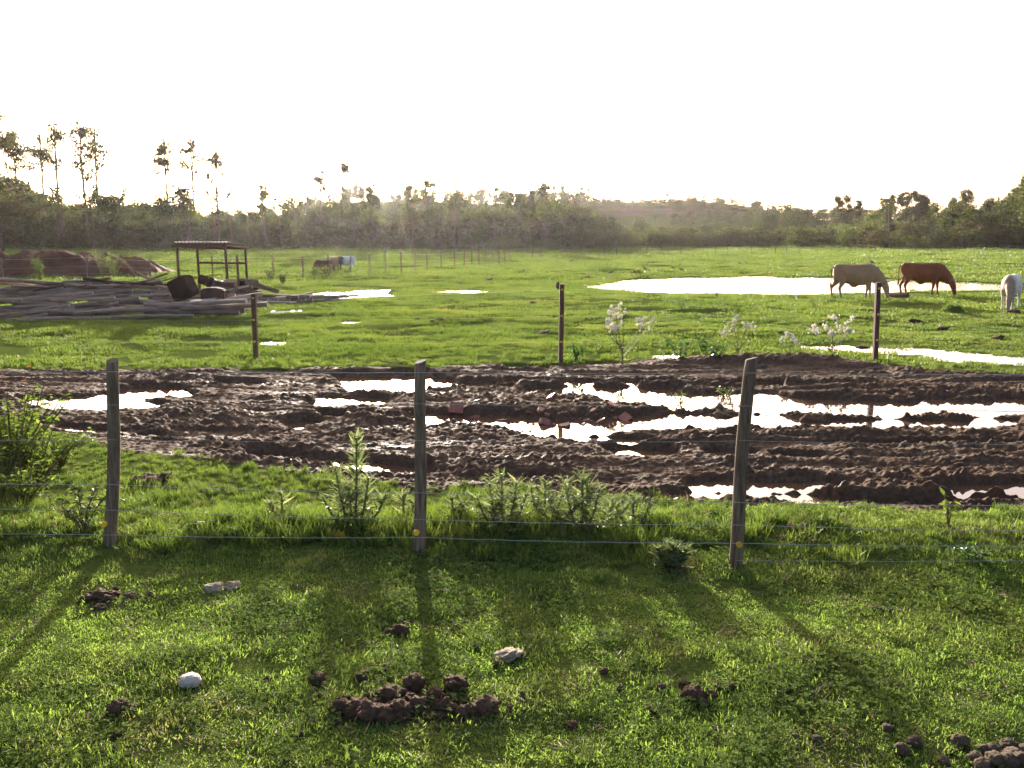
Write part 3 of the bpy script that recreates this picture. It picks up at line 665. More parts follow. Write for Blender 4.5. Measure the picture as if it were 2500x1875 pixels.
# ================================================================== trees that stand out one by one
def euc_parts(seed, h, crown_from=0.62, spread=0.10, nb=14, lean=0.0):
    """tall plantation gum: bare thin stem, few drooping leaf clumps near the top"""
    rs = np.random.RandomState(seed); t = np.linspace(0, 1, 12)
    P = np.stack([lean * h * t**2 + 0.012 * h * np.sin(t * 5 + seed) * t, 0.01 * h * np.sin(t * 4 + 2 * seed) * t, t * h * 0.97 - 0.1], 1)
    tr, cr = MB(), MB(); r0 = 0.009 * h + 0.035
    tr.tube(P, r0 * (1 - 0.62 * t) + 0.02, 6)
    for k in range(nb):
        z = crown_from + (1 - crown_from) * (rs.rand()**0.8); s = np.array([np.interp(z, t, P[:, i]) for i in range(3)])
        a = rs.rand() * 6.283; l = 1.35 * spread * h * (0.35 + 0.75 * rs.rand()) * (1.15 - 0.75 * (z - crown_from) / (1 - crown_from))
        e = s + np.array([math.cos(a) * l, math.sin(a) * l, l * (0.5 + .6 * rs.rand())])
        tr.tube([s, (s + e) / 2 + [0, 0, 0.1 * l], e], [r0 * .32, r0 * .24, 0.03], 4, 0, False)
        for c0, w in ((e, 1.0), (s * .4 + e * .6, .7)):
            n = int(44 * w) + rs.randint(20); v = rs.normal(0, 1, (n, 3)); v /= np.linalg.norm(v, axis=1, keepdims=True)
            c = c0 + v * rs.rand(n, 1)**.5 * 0.072 * h * np.array([1, 1, 0.75]) * w
            d = rs.normal(0, .5, (n, 3)); d[:, 2] -= 1.0
            cr.leaves(c, d, rs.normal(0, 1, (n, 3)), 0.26 + 0.22 * rs.rand(n), 0.11 + 0.08 * rs.rand(n), 0, .1)
    return tr, cr
def tree(name, px, d, h, label, parts, mats, group=None, sc=1.0):
    x, y = azd(px, d); e = empty(name, (x, y, h1(x, y)), random.random() * 6.28, label, 'tree', group)
    tr, cr = parts
    tr.build('trunk', mats[1], e); cr.build('crown', mats[0], e)
    e.scale = (sc, sc, sc) if not isinstance(sc, tuple) else sc
    return e
def gum(px, py, d, label, seed, group='tall plantation gum trees', **kw):
    x, y = azd(px, d); h = top_h(py, d) - h1(x, y)
    return tree('gum_tree', px, d, h, label, euc_parts(seed, h, **kw), (M_EUC, M_GUM), group)
gum(22, 276, 112, 'tall gum tree cut by the left edge of the photo, thin leafy top', 101, nb=16, spread=.12)
gum(66, 335, 118, 'tall gum tree with the densest dark crown, second from the left edge', 102, nb=26, spread=.10, crown_from=.58)
gum(130, 322, 118, 'slender gum tree with a sparse crown between two taller gum trees on the left', 103, nb=10, spread=.08)
gum(166, 303, 114, 'tall gum tree with a forked tuft, left of the tallest crown over the earth bank', 104, nb=15, spread=.11)
gum(230, 305, 114, 'tall gum tree with big ragged leaf clumps above the earth bank', 105, nb=20, spread=.10, crown_from=.55)
gum(262, 318, 118, 'gum tree with a thin drooping side just right of the big ragged gum', 106, nb=13, spread=.11)
gum(425, 345, 118, 'gum tree leaning crown above the round dark tree left of the shelter', 107, nb=17, spread=.09, lean=.01)
gum(488, 345, 118, 'gum tree with an arched top standing straight behind the shelter roof', 108, nb=14, spread=.10)
gum(546, 370, 122, 'gum tree with wide thin branches right of the shelter', 109, nb=12, spread=.11)
gum(652, 465, 130, 'short wispy gum tree between the shelter and the far cattle', 110, nb=9, spread=.11)
gum(790, 420, 138, 'gum tree with a small double tuft left of the far white cow', 111, nb=9, spread=.11)
gum(846, 392, 138, 'tallest gum tree of the middle distance, almost lost in the glare', 112, nb=11, spread=.08)
gum(916, 446, 140, 'faint thin gum tree in the glare left of the middle', 113, nb=6, spread=.09)
gum(1005, 455, 140, 'gum tree with two small tufts in the glare', 114, nb=8, spread=.10)
gum(1045, 438, 140, 'gum tree with a high side tuft right of the glare', 115, nb=9, spread=.10)
gum(1112, 442, 142, 'gum tree above the long puddle at the wood edge, small round tufts', 116, nb=8, spread=.10)
gum(1262, 472, 150, 'small pointed gum tree left of the twin leafy tops', 117, nb=12, spread=.06, crown_from=.45)
gum(1296, 464, 150, 'leafy gum tree, left one of the twin tops over the middle wood', 118, nb=24, spread=.08, crown_from=.4)
gum(1326, 448, 150, 'leafy gum tree, taller right one of the twin tops over the middle wood', 119, nb=26, spread=.08, crown_from=.4)
for i, (px, py, lb) in enumerate([(2032, 482, 'leftmost dense gum tree of the right-hand skyline clump'), (2052, 478, 'taller gum tree beside the leftmost one on the right-hand skyline'), (2080, 490, 'single squat gum tree between the two skyline groups on the right'),
                                  (2140, 482, 'left gum tree of the long skyline row behind the red-brown cow'), (2156, 482, 'second gum tree of the long skyline row on the right'), (2180, 474, 'third gum tree of the long skyline row, tall and see-through'),
                                  (2200, 470, 'fourth gum tree of the long skyline row, with a narrow top'), (2217, 468, 'tallest slim gum tree in the middle of the right skyline row'), (2232, 474, 'sixth gum tree of the right skyline row, sparse below'), (2246, 484, 'last and lowest gum tree at the right end of the skyline row'),
                                  (2308, 486, 'gum tip peeping over the right wood, left of three'), (2330, 470, 'gum tip peeping over the right wood, middle of three'), (2344, 467, 'gum tip peeping over the right wood, right of three')]):
    gum(px, py, 205, lb, 130 + i, 'gum trees on the right skyline', nb=30, spread=.11, crown_from=.30)
def broad(name, px, d, py, label, kind, seed, lm, wide=1.0, group=None):
    a, b = tree_mesh(kind, seed, lm); hh = {'wood': 7.0, 'bush': 3.0, 'round': 7.0, 'tall': 8.4}[kind]
    x, y = azd(px, d); s = (top_h(py, d) - h1(x, y)) / hh
    return tree(name, px, d, 0, label, (b, a), (lm, M_DARKBARK), group, (s * wide, s * wide, s))
broad('broadleaf_tree', 20, 100, 436, 'big spreading brown-green tree at the left edge above the earth bank', 'round', 31, M_WOOD[2], 1.3)
broad('broadleaf_tree', 395, 112, 470, 'round-headed dark tree with see-through crown left of the shelter', 'round', 32, M_WOOD[1], .95)
broad('broadleaf_tree', 465, 116, 490, 'low pale leafy tree between two gum stems left of the shelter', 'round', 36, M_WOOD[3], .8)
broad('broadleaf_tree', 300, 114, 490, 'small dark tree on the left skyline right of the big gums', 'round', 37, M_WOOD[1], .9)
broad('broadleaf_tree', 825, 150, 495, 'dome-topped tree sticking out of the wood under the sun', 'round', 33, M_WOOD[0], 1.0)
broad('broadleaf_tree', 1430, 142, 512, 'dark tree with a bare straight trunk at the end of the middle wood', 'tall', 34, M_WOOD[1], .85)
broad('broadleaf_tree', 1486, 146, 564, 'orange-brown bushy tree right of the bare-trunked dark tree', 'wood', 35, M_WOOD[2], 1.5)
broad('broadleaf_tree', 1632, 345, 500, 'flat-topped tree standing alone on the far ploughed hill', 'round', 38, M_WOOD[1], 1.2)
broad('broadleaf_tree', 1598, 330, 512, 'dark dome bush on the far ploughed hill left of the flat-topped tree', 'bush', 39, M_WOOD[1], .8)
broad('broadleaf_tree', 1735, 330, 499, 'dark spreading tree at the right end of the far ploughed hill', 'round', 40, M_WOOD[1], 1.5)
broad('broadleaf_tree', 1770, 330, 505, 'second dark spreading tree at the right end of the far ploughed hill', 'round', 45, M_WOOD[1], 1.3)
broad('broadleaf_tree', 1907, 240, 502, 'broad dark dome tree on the skyline above the pond', 'round', 41, M_WOOD[1], 1.5)
broad('broadleaf_tree', 1560, 230, 530, 'rounded grey-green tree below the ploughed field', 'round', 42, M_WOOD[0], 1.3)
broad('broadleaf_tree', 2120, 165, 522, 'yellow-green sunlit tree in the wood left of the red-brown cow', 'round', 43, M_WOOD[3], 1.0)
broad('broadleaf_tree', 2490, 138, 418, 'tallest tree of the right wood, cut by the right edge', 'tall', 44, M_WOOD[0], 1.1)
for i, (px, py) in enumerate([(1446, 492), (1474, 503), (1534, 488), (1560, 500)]):
    broad('hill_tree', px, 400, py, ['small lone tree on the hill crest, leftmost of the scattered ones', 'tiny tree on the hill crest beside the leftmost lone one', 'tall thin lone tree on the hill crest above the ploughed strips', 'small tree on the hill crest right of the tall thin one'][i], 'tall', 50 + i, M_WOOD[1], .55, 'scattered trees on the hill crest')

# ================================================================== fences
M_POST = solid('weathered post wood', (0.062, 0.046, 0.032), (0.26, 0.20, 0.145), 5, 0.9, 0.022, (7, 7, 0.7), 0.1, stops=(0.3, 0.7), vary=.25)
M_POSTBR = solid('brown square post wood', (0.050, 0.026, 0.020), (0.12, 0.062, 0.045), 5, 0.85, 0.004, (7, 7, 0.7), 0.25)
M_WIRE = solid('galvanised wire', (0.26, 0.24, 0.22), (0.42, 0.40, 0.37), 30, 0.45, 0, spec=0.6)
M_ROPE = solid('white electric rope', (0.28, 0.30, 0.28), (0.42, 0.44, 0.42), 60, 0.6, 0)
M_YEL = solid('yellow plastic', (0.62, 0.38, 0.02), (0.75, 0.48, 0.03), 20, 0.45, 0)
def post_round(b, h, r, lean, seed):
    rs = np.random.RandomState(seed); n, m = 16, 22; V = []
    for i in range(m):
        t = i / (m - 1); z = -0.15 + t * (h + 0.15)
        for k in range(n):
            w = 2 * math.pi * k / n
            rr = r * (1.08 - 0.14 * t) * (1 + 0.10 * float(vn2(np.array([k * 0.55 % 8.8]), np.array([z * 1.6]), seed)[0]) + 0.045 * math.sin(3 * w + seed))
            V.append((lean[0] * z + 0.012 * math.sin(z * 3.1 + seed) + rr * math.cos(w), lean[1] * z + rr * math.sin(w), z + (0.012 * math.cos(w - 1 + seed) if i == m - 1 else 0)))
    F = [[i * n + k, i * n + (k + 1) % n, (i + 1) * n + (k + 1) % n, (i + 1) * n + k] for i in range(m - 1) for k in range(n)]
    F += [list(range((m - 1) * n, m * n))]
    return b.add(V, F, 0)
near = empty('wire_fence', (0, 0, 0), 0, 'near fence of weathered round posts with barbed wires crossing the lawn edge', 'fence')
posts = [(-490, 1334, -480, 880), (270, 1338, 277, 880), (1020, 1352, 1030, 882), (1790, 1385, 1835, 875), (2620, 1415, 2665, 868)]
PB = []
for i, (bx, by, tx, ty) in enumerate(posts):
    p = gp(bx, by, 0.0); t_ = at_y(tx, ty, p[1]); hh = t_[2]; z0 = h1(p[0], p[1])
    b = MB(); post_round(b, hh, 0.045, ((t_[0] - p[0]) / hh, 0.0), 11 + i)
    o = b.build('post', M_POST, near, True); o.location = (p[0], p[1], 0)
    for pl in o.data.polygons[-1:]: pl.use_smooth = False
    lean = (t_[0] - p[0]) / hh; PB.append((p, lean, hh))
    zi = [0.20, .213, .19, .196, .2][i]; q = MB()
    ang = np.linspace(0, 2 * math.pi, 13)[:-1]
    off = [-.02, -.02, -.006, .012, 0][i]
    q.tube([(lean * zi + off, -0.040, zi), (lean * zi + off, -0.075, zi)], [0.021, 0.021], 12)
    q.tube([(lean * zi + off, -0.075, zi), (lean * zi + off, -0.088, zi)], [0.011, 0.010], 10)
    q.build('insulator', M_YEL, o)
# strand heights read off the photo at the middle post, then followed from post to post
strand_px = [[905, 905, 907, 908, 912], [985, 986, 983, 988, 1003], [1068, 1070, 1072, 1072, 1080], [1165, 1178, 1198, 1222, 1226], [1225, 1240, 1263, 1276, 1290], [1280, 1297, 1303, 1317, 1322], [None, None, None, 1362, 1360]]
for si, row in enumerate(strand_px):
    rope = si == 5; pts = []
    ks = [k for k in range(5) if row[k] is not None]
    for k in ks:
        p, lean, hh = PB[k]; bx = posts[k][0] if 0 <= posts[k][0] <= 2500 else posts[k][0]
        z = at_y(bx, row[k], p[1])[2]; yy = p[1] - (0.080 if rope else 0.05)
        pts.append(np.array([p[0] + lean * z + (0.0), yy, z]))
    W = MB(); path = []
    for a, c in zip(pts[:-1], pts[1:]):
        n = 26; sag = (0.004, 0.006, 0.01, 0.012, 0.01, 0.012, 0.01)[si]
        for j in range(n):
            t = j / n; path.append(a * (1 - t) + c * t + np.array([0, 0, -4 * sag * t * (1 - t) + 0.0015 * math.sin(37 * t + si)]))
    path.append(pts[-1])
    W.tube(path, 0.0026 if rope else 0.0020, 5)
    wire = W.build('wire_strand' if not rope else 'electric_rope', M_ROPE if rope else M_WIRE, near)
    if not rope:
        B = MB(); path = np.array(path); L = np.concatenate([[0], np.cumsum(np.linalg.norm(np.diff(path, axis=0), axis=1))])
        for s in np.arange(0.05, L[-1], 0.13):
            c = np.array([np.interp(s, L, path[:, i]) for i in range(3)]); a = random.random() * 6.28
            for sg in (0, 1.6):
                v = np.array([0.25, math.cos(a + sg), math.sin(a + sg)]) * 0.011; B.tube([c - v, c + v], [0.0008, 0.0008], 3, 0, False)
        o = B.build('barb_points', M_WIRE, wire); o['kind'] = 'stuff'
b = MB(); p, lean, hh = PB[1]
th = np.linspace(0, 5.2, 14); b.tube(np.stack([p[0] - 0.075 + 0.035 * np.cos(th) - .01 * th, np.full(14, p[1] - .06), 0.235 + 0.022 * np.sin(th)], 1), 0.003, 5)
b.build('rope_loop', M_ROPE, near)

mid = empty('wire_fence', (0, 17, 0), 0, 'fence of slim brown square posts along the far edge of the muddy track', 'fence')
mid.location = (0, 0, 0); MPB = []
for i, (bx, by, tx, ty) in enumerate([(-140, 872, -150, 715), (625, 876, 619, 716), (1369, 885, 1372, 693), (2136, 880, 2144, 690), (2900, 890, 2905, 690)]):
    p = gt(bx, by); t_ = at_y(tx, ty, p[1]); hh = t_[2] - p[2]; lean = (t_[0] - p[0]) / hh
    b = MB(); w = 0.042
    for k in range(1):
        V = []; m = 12
        for j in range(m):
            z = -0.25 + (hh + .25) * j / (m - 1); ww = w * (1 + 0.04 * math.sin(j * 2.1 + i))
            V += [(lean * z + sx * ww, sy * ww, z) for sx, sy in ((-1, -1), (1, -1), (1, 1), (-1, 1))]
        F = [[j * 4 + k2, j * 4 + (k2 + 1) % 4, j * 4 + 4 + (k2 + 1) % 4, j * 4 + 4 + k2] for j in range(m - 1) for k2 in range(4)] + [[(m - 1) * 4 + k2 for k2 in range(4)]]
        b.add(V, F)
    o = b.build('post', M_POSTBR, mid); o.location = p; MPB.append((p, lean, hh))
    for fz in (0.93, 0.60, 0.27):
        q = MB(); z = hh * fz; q.box((lean * z, -w - 0.014, z), (0.030, 0.028, 0.034), (0, 0, 0), 0, .004); q.build('insulator', M_YEL, o)
    if i == 2:
        q = MB(); q.tube([(-0.06, -.03, hh - 0.09), (-0.075, -.035, hh - 0.04), (-0.07, -.03, hh + 0.02), (-0.06, -.03, hh + 0.04)], [0.02, 0.04, 0.035, 0.012], 8)
        q.build('wire_tensioner', M_DARKBARK, o)
for fz in (0.93, 0.60, 0.27):
    W = MB(); path = []
    for (a, l0, ha), (c, l1, hc) in zip(MPB[:-1], MPB[1:]):
        A = a + [l0 * ha * fz, -0.08, ha * fz]; C = c + [l1 * hc * fz, -0.08, hc * fz]
        for j in range(16): t = j / 16; path.append(A * (1 - t) + C * t - [0, 0, 0.10 * t * (1 - t)])
    W.tube(path, 0.0013, 4); W.build('wire_strand', M_WIRE, mid)

def far_fence(label, plist, hgt, r, wires, seed):
    f = empty('wire_fence', (0, 0, 0), 0, label, 'fence'); rs = np.random.RandomState(seed); T = []
    me = None
    for (px, py) in plist:
        p = gt(px, py); b = MB(); h_ = hgt * (0.9 + .2 * rs.rand()); lean = rs.normal(0, 0.03)
        b.tube([(0, 0, -.2), (lean * h_ * .5, 0, h_ * .5), (lean * h_, 0, h_)], [r, r * .95, r * .9], 7, 0, True, .15)
        o = b.build('post', M_POSTBR if rs.rand() < .5 else M_POST, f); o.location = p; T.append((p, h_))
    for fz in wires:
        W = MB(); W.tube([p + [0, -r, h_ * fz] for p, h_ in T], 0.004, 4); W.build('wire_strand', M_WIRE, f)
    return f
far_fence('fence of thin posts running from the shelter towards the far cattle and wood', [(10, 690), (213, 682), (368, 684), (520, 682), (668, 678), (740, 678), (803, 674), (855, 672), (903, 672), (943, 670), (980, 670), (1013, 666), (1043, 661), (1078, 658), (1110, 655), (1133, 651), (1152, 650), (1170, 649), (1186, 648), (1203, 647), (1219, 645), (1232, 643), (1245, 641)], 1.2, 0.045, (0.9, 0.55, 0.25), 3)
far_fence('distant fence of short posts in front of the right-hand thicket beyond the pond', [(1282, 634), (1300, 634), (1320, 631), (1369, 631), (1394, 630), (1420, 631), (1475, 630), (1505, 628), (1526, 627), (1580, 625), (1607, 624), (1634, 623), (1662, 623), (1690, 623), (1717, 622), (1747, 622), (1775, 621), (1805, 621), (1834, 620), (1864, 620), (1893, 620), (1920, 619), (1950, 618), (1982, 618), (2030, 617), (2076, 616), (2136, 616), (2170, 616), (2200, 616), (2234, 616), (2265, 616), (2297, 616), (2340, 616), (2390, 616), (2460, 615), (2530, 615)], 0.95, 0.05, (0.85, 0.45), 4)

# ================================================================== timber heap, shelter, earth bank
M_LOG = solid('grey debarked log', (0.085, 0.055, 0.038), (0.30, 0.22, 0.165), 2.2, 0.7, 0.008, (1, 9, 9), 0.4, vary=1.1)
M_LOGEND = solid('sawn log end', (0.42, 0.36, 0.30), (0.60, 0.53, 0.45), 14, 0.8, 0.002)
M_BOARD = solid('old dark board', (0.06, 0.035, 0.028), (0.15, 0.095, 0.075), 2.5, 0.8, 0.004, (1, 9, 9), 0.3)
M_DARK = solid('dark rusted sheet', (0.018, 0.011, 0.009), (0.052, 0.030, 0.024), 3, 0.95, 0.01, None, 0.03)
M_GREYS = solid('grey sheet', (0.20, 0.21, 0.24), (0.34, 0.36, 0.40), 3, 0.5, 0.002)
def log_mesh(seed, L, r):
    rs = np.random.RandomState(seed); b = MB(); t = np.linspace(-.5, .5, 8)
    P = np.stack([t * L, 0.012 * L * np.sin(t * 3 + seed), 0.008 * L * np.cos(t * 4 + 2 * seed)], 1)
    b.tube(P, r * (1 - 0.15 * t), 9, 0, True, .06); b.m[-1] = b.m[-2] = 1
    return b.mesh('log', [M_LOG, M_LOGEND], False)
LOGS = [log_mesh(i, L, r) for i, (L, r) in enumerate([(2.2, .055), (2.8, .062), (1.8, .045), (3.2, .07), (1.4, .056), (2.4, .078), (2.0, .04), (1.1, .05)])]
def put_log(me, p, rzv, tilt, label, group, name='log'):
    o = link(name, me); o.location = p; o.rotation_euler = (random.random() * .3, tilt, rzv); return tag(o, label, 'log', group)
rs = np.random.RandomState(21)
# main heap, photo x 0..600: rows rising from the front to the back
WHERE = ['front row on the grass', 'front row on the grass', 'second layer', 'second layer', 'middle layer', 'middle layer', 'upper layer', 'upper layer', 'back of the top', 'back of the top']
for ri in range(10):
    x0, x1 = [(110, 420), (30, 560), (0, 600), (-40, 580), (-60, 600), (-40, 560), (-40, 540), (-40, 400), (-10, 390), (20, 380)][ri]
    n = [5, 7, 9, 9, 9, 9, 8, 8, 7, 6][ri]; Yd = 24.9 + ri * 0.36
    for k in range(n):
        px = x0 + (x1 - x0) * (k + 0.5 + .9 * (rs.rand() - .5)) / n; x = azd(px, Yd)[0]
        put_log(LOGS[rs.randint(8)], (x, Yd + 0.15 * rs.randn(), 0.06 + 0.085 * ri + 0.06 * rs.randn() * (ri > 0) + h1(x, Yd)), rs.normal(0.06, 0.22) + (.25 if px < 90 else 0), rs.normal(0.0, 0.085) * (ri > 1) - .01,
                'grey pole in the big timber heap, %s row from the front, %s from the left' % (ORD[ri], ORD[k]), 'poles in the big timber heap')
for k in range(26):
    px = 60 + 360 * (k + rs.rand()) / 26; Yd = 27.4 + 1.4 * rs.rand(); x = azd(px, Yd)[0]; b = MB()
    L = 1.0 + 1.6 * rs.rand(); b.box((0, 0, 0), (L, 0.14, 0.035), (0, 0, 0), 0, .01)
    o = b.build('board', M_BOARD); o.location = (x, Yd, 0.62 + 0.24 * rs.rand()); o.rotation_euler = (rs.normal(0, .3), rs.normal(0, .16), rs.normal(0.1, .55))
    tag(o, 'dark old board lying on top of the big timber heap, %s from the left' % ORD[k], 'board', 'boards on the big timber heap')
for k in range(20):
    px = 385 + 190 * (k + rs.rand()) / 20; Yd = 26.9 + 3.2 * rs.rand(); q = at_y(px, 738 - 34 * rs.rand(), Yd); b = MB()
    L = .7 + 1.1 * rs.rand(); b.box((0, 0, 0), (L, 0.11, 0.03), (0, 0, 0), 0, .02)
    o = b.build('plank', M_BOARD if k % 3 else M_LOG); o.location = (q[0], Yd, max(q[2], .12)); o.rotation_euler = (rs.normal(0, .4), rs.normal(0, .22), rs.normal(0, .7))
    tag(o, 'broken plank in the clutter around the dark tank and tub, %s from the left' % ORD[k], 'plank', 'planks around the tank')
for k in range(11):   # thin light sticks spilling out to the right
    px = 440 + 230 * (k + rs.rand()) / 11; py = 742 + 22 * rs.rand(); p = gt(px, py); b = MB(); L = .7 + .9 * rs.rand()
    b.tube([(-L / 2, 0, 0), (0, .02, .01), (L / 2, 0, 0)], [.028, .03, .022], 7)
    o = b.build('stick', M_LOGEND); o.location = p + [0, 0, .05 + .05 * (k % 3)]; o.rotation_euler = (0, rs.normal(0, .04), rs.normal(-.15, .3))
    tag(o, 'pale thin stick spilled right of the big timber heap, %s from the left' % ORD[k], 'stick', 'pale sticks by the timber heap')
for k in range(26):   # small heap of short logs pointing at the camera
    col, lay = k % 13, k // 13
    px = 640 + 14.2 * col + 7 * lay; Yd = 31.5; x = azd(px, Yd)[0]
    put_log(LOGS[[4, 2][k % 2]], (x, Yd + .1 * rs.randn(), .07 + .115 * lay + h1(x, Yd)), R(38) + rs.normal(0, .12), rs.normal(0, .04), 'short log by the long puddle, %s from left in the %s layer' % (ORD[col], ('bottom', 'top')[lay]), 'short logs in the low stack')
p = gt(538, 770); o = put_log(LOGS[4], p + [0, 0, .06], R(80), 0, 'short pale log lying alone end-on right of the timber heap', None); o.scale = (.35, 1, 1)
p = gt(2190, 726); o = put_log(LOGS[5], p + [0, 0, .07], R(2), 0, 'thick brown log lying in the grass between the tan and the red-brown cow', None); o.scale = (.36, 1.5, 1.3); o.data = o.data.copy(); o.data.materials[0] = M_BOARD
p = gt(185, 690); b = MB(); b.tube([(0, 0, 0), (.18, 0, .35), (.28, .05, .62)], [.10, .085, .06], 8, 0, True, .2); o = b.build('stump', M_BOARD); o.location = (p[0] * .72, p[1] * .72, 0.1); tag(o, 'broken leaning stump behind the timber heap at the left', 'stump')
def bev_block(name, size, loc, rot, mat, label, cat, n=3, seed=0, bulge=.0):
    rs_ = np.random.RandomState(seed); me = bpy.data.meshes.new(name); import bmesh
    bm = bmesh.new(); bmesh.ops.create_cube(bm, size=1.0); bmesh.ops.bevel(bm, geom=bm.edges[:], offset=.08, segments=2, affect='EDGES')
    bmesh.ops.subdivide_edges(bm, edges=bm.edges[:], cuts=2, use_grid_fill=True)
    for v in bm.verts:
        q = np.array(v.co); nz = fbm3(q[None] * 1.0, 3.0, 3, seed)[0]
        v.co = Vector(q * np.array(size) * (1 + .05 * nz)) + Vector((0, 0, bulge * (0.25 - q[0]**2) * (q[2] > 0)))
    bm.to_mesh(me); bm.free(); me.materials.append(mat); o = link(name, me); o.location = loc; o.rotation_euler = rot; return tag(o, label, cat)
q = at_y(447, 703, 26.2); bev_block('tank', (0.62, 0.55, 0.60), (q[0], 26.2, q[2]), (0, R(-24), R(-14)), M_DARK, 'tilted dark square tank on the timber heap before the shelter', 'tank', seed=3)
q = at_y(522, 719, 26.6); bev_block('tub', (0.68, 0.55, 0.36), (q[0], 26.6, q[2] - .02), (0, R(2), R(8)), M_DARK, 'low dark rounded tub right of the tilted tank', 'tub', seed=5, bulge=.25)
q = at_y(380, 690, 29.2); bev_block('bin', (0.36, 0.36, 0.22), (q[0], 29.2, q[2]), (0, 0, R(8)), M_DARK, 'small dark square bin at the top of the timber heap', 'bin', seed=6)
q = at_y(492, 735, 26.0); b = MB(); b.box((0, 0, 0), (.75, .5, .02), (R(12), R(-6), 0), 0, .05); o = b.build('sheet', M_GREYS); o.location = (q[0], 26.0, q[2]); tag(o, 'small bluish grey metal sheet between the dark tank and tub', 'sheet')
for k, (px, py, lb) in enumerate([(598, 712, 'upright dark plank stub behind the middle fence post'), (575, 705, 'dark junk timber leaning under the shelter front'), (640, 700, 'sloping dark beam right of the shelter')]):
    q = at_y(px, py, 30.5); b = MB(); b.box((0, 0, 0), (1.1, .25, .14), (0, 0, 0), 0, .04); o = b.build('beam', M_BOARD); o.location = (q[0], 30.5, max(q[2], .1)); o.rotation_euler = (0, (.05, -.1, .35)[k], .2 * k); tag(o, lb, 'beam')
for k, (px, py) in enumerate([(560, 692), (607, 690), (530, 690), (510, 684), (590, 716)]):
    q = at_y(px, py, 31.5); bev_block('rubble', (0.45 + .2 * (k % 2), .5, .32), (q[0], 31.5, q[2] - .06), (0.2, .1 * k, .4 * k), M_DARK if k % 2 else M_BOARD, ['dark scrap lump under the left of the shelter', 'brown scrap lump at the right shelter post', 'dark scrap lump beside the dark tub', 'brown scrap lump behind the tilted tank', 'dark scrap lump in front of the shelter'][k], 'scrap', seed=11 + k)

sh = empty('shelter', (azd(515, 34)[0], 34.0, h1(azd(515, 34)[0], 34)), 0, 'open pole shelter with a corrugated sheet roof behind the timber heap', 'shelter')
def shp(px, Y): return azd(px, Y)[0] - sh.location[0], Y - sh.location[1]
SP_ = [(441, 33.2, 2.03), (558, 33.0, 2.03), (606, 35.4, 1.86), (490, 35.4, 1.9), (585, 35.9, 1.55)]
for (px, Y, h_) in SP_:
    x, y = shp(px, Y); b = MB(); b.tube([(x, y, -.2), (x + .01, y, h_ * .5), (x, y, h_)], [.055, .05, .045], 8, 0, True, .1); b.build('pole', M_POSTBR, sh)
(x0, y0), (x1, y1) = shp(434, 33.1), shp(562, 33.0); n = 60; V = []; dxb = shp(486, 35.5)[0] - x0
for j, (dy, z, dx) in enumerate([(0, 2.10, 0), (2.4, 1.93, dxb)]):
    for i in range(n):
        t = i / (n - 1); xx = x0 + (x1 - x0) * t
        V.append((xx + dx, y0 + dy, z + 0.022 * math.sin(t * 2 * math.pi * 15)))
V += [(a, b_, c - .006) for a, b_, c in V]
F = [[i, i + 1, n + i + 1, n + i] for i in range(n - 1)] + [[2 * n + i, 3 * n + i, 3 * n + i + 1, 2 * n + i + 1] for i in range(n - 1)] + [[i, 2 * n + i, 2 * n + i + 1, i + 1] for i in range(n - 1)] + [[n + i, n + i + 1, 3 * n + i + 1, 3 * n + i] for i in range(n - 1)]
b = MB(); b.add(V, F); b.build('roof_sheet', solid('fibre cement sheet', (0.10, 0.075, 0.070), (0.17, 0.13, 0.12), 4, .8, .003), sh)
def rail(pa, pb, za, zb, r, nm='rail'):
    a, c = shp(*pa), shp(*pb); b = MB(); b.tube([(a[0], a[1], za), ((a[0] + c[0]) / 2, (a[1] + c[1]) / 2, (za + zb) / 2 - .01), (c[0], c[1], zb)], [r, r, r], 7); b.build(nm, M_POSTBR, sh)
rail((436, 33.15), (562, 33.0), 1.97, 1.97, .045, 'front_beam'); rail((558, 33.0), (608, 35.4), 2.00, 1.84, .04, 'side_beam'); rail((441, 33.2), (490, 35.4), 1.99, 1.86, .04, 'side_beam')
rail((488, 35.4), (608, 35.4), 1.86, 1.82, .04, 'rear_beam'); rail((488, 35.35), (608, 35.35), 1.28, 1.25, .045, 'rear_rail')
tb = empty('work_bench', (azd(532, 33.6)[0], 33.6, h1(azd(532, 33.6)[0], 33.6)), R(6), 'rough plank bench under the shelter roof', 'bench')
for i, zz in enumerate((.60, .60)):
    b = MB(); b.box((0, -.12 + .24 * i, .62), (.95, .2, .045), (0, 0, 0), 0, .01); b.build('plank', M_LOG, tb)
for sx in (-.3, .3): b = MB(); b.box((sx, 0, .28), (.07, .3, .6), (0, 0, 0), 0, .01); b.build('leg', M_BOARD, tb)

# earth bank at the left
M_EARTH = solid('red-brown earth', (0.045, 0.018, 0.012), (0.13, 0.058, 0.036), 1.2, 0.95, 0.03, None, 0.2)
xa = np.linspace(-42, -18.6, 170); ya = np.linspace(49.0, 58, 64); XX, YY = np.meshgrid(xa, ya)
prof = sst(49.6, 51.2, YY + .5 * fbm(XX * .6, YY * .6, 2, 95)) * (1 - sst(54.0, 57.5, YY)) * (1 - sst(-22.2, -20.0, XX + .6 * fbm(XX * .5, YY * .7, 2, 96)))
hb = 1.15 + .12 * fbm(XX * .25, YY * .2, 2, 97) - .30 * sst(-26, -22, XX)
ZZ = H(XX, YY, True) - .12 + prof * hb * (.92 + .30 * fbm(XX * 1.2, YY * 1.4, 4, 98)) + .22 * prof * np.abs(fbm(XX * 2.6, YY * 2.6, 3, 99))
tag(link('earth_bank', grid_mesh('earth_bank', XX, YY, ZZ, M_EARTH)), 'long red-brown bank of bare earth under the left wood', 'earth bank')

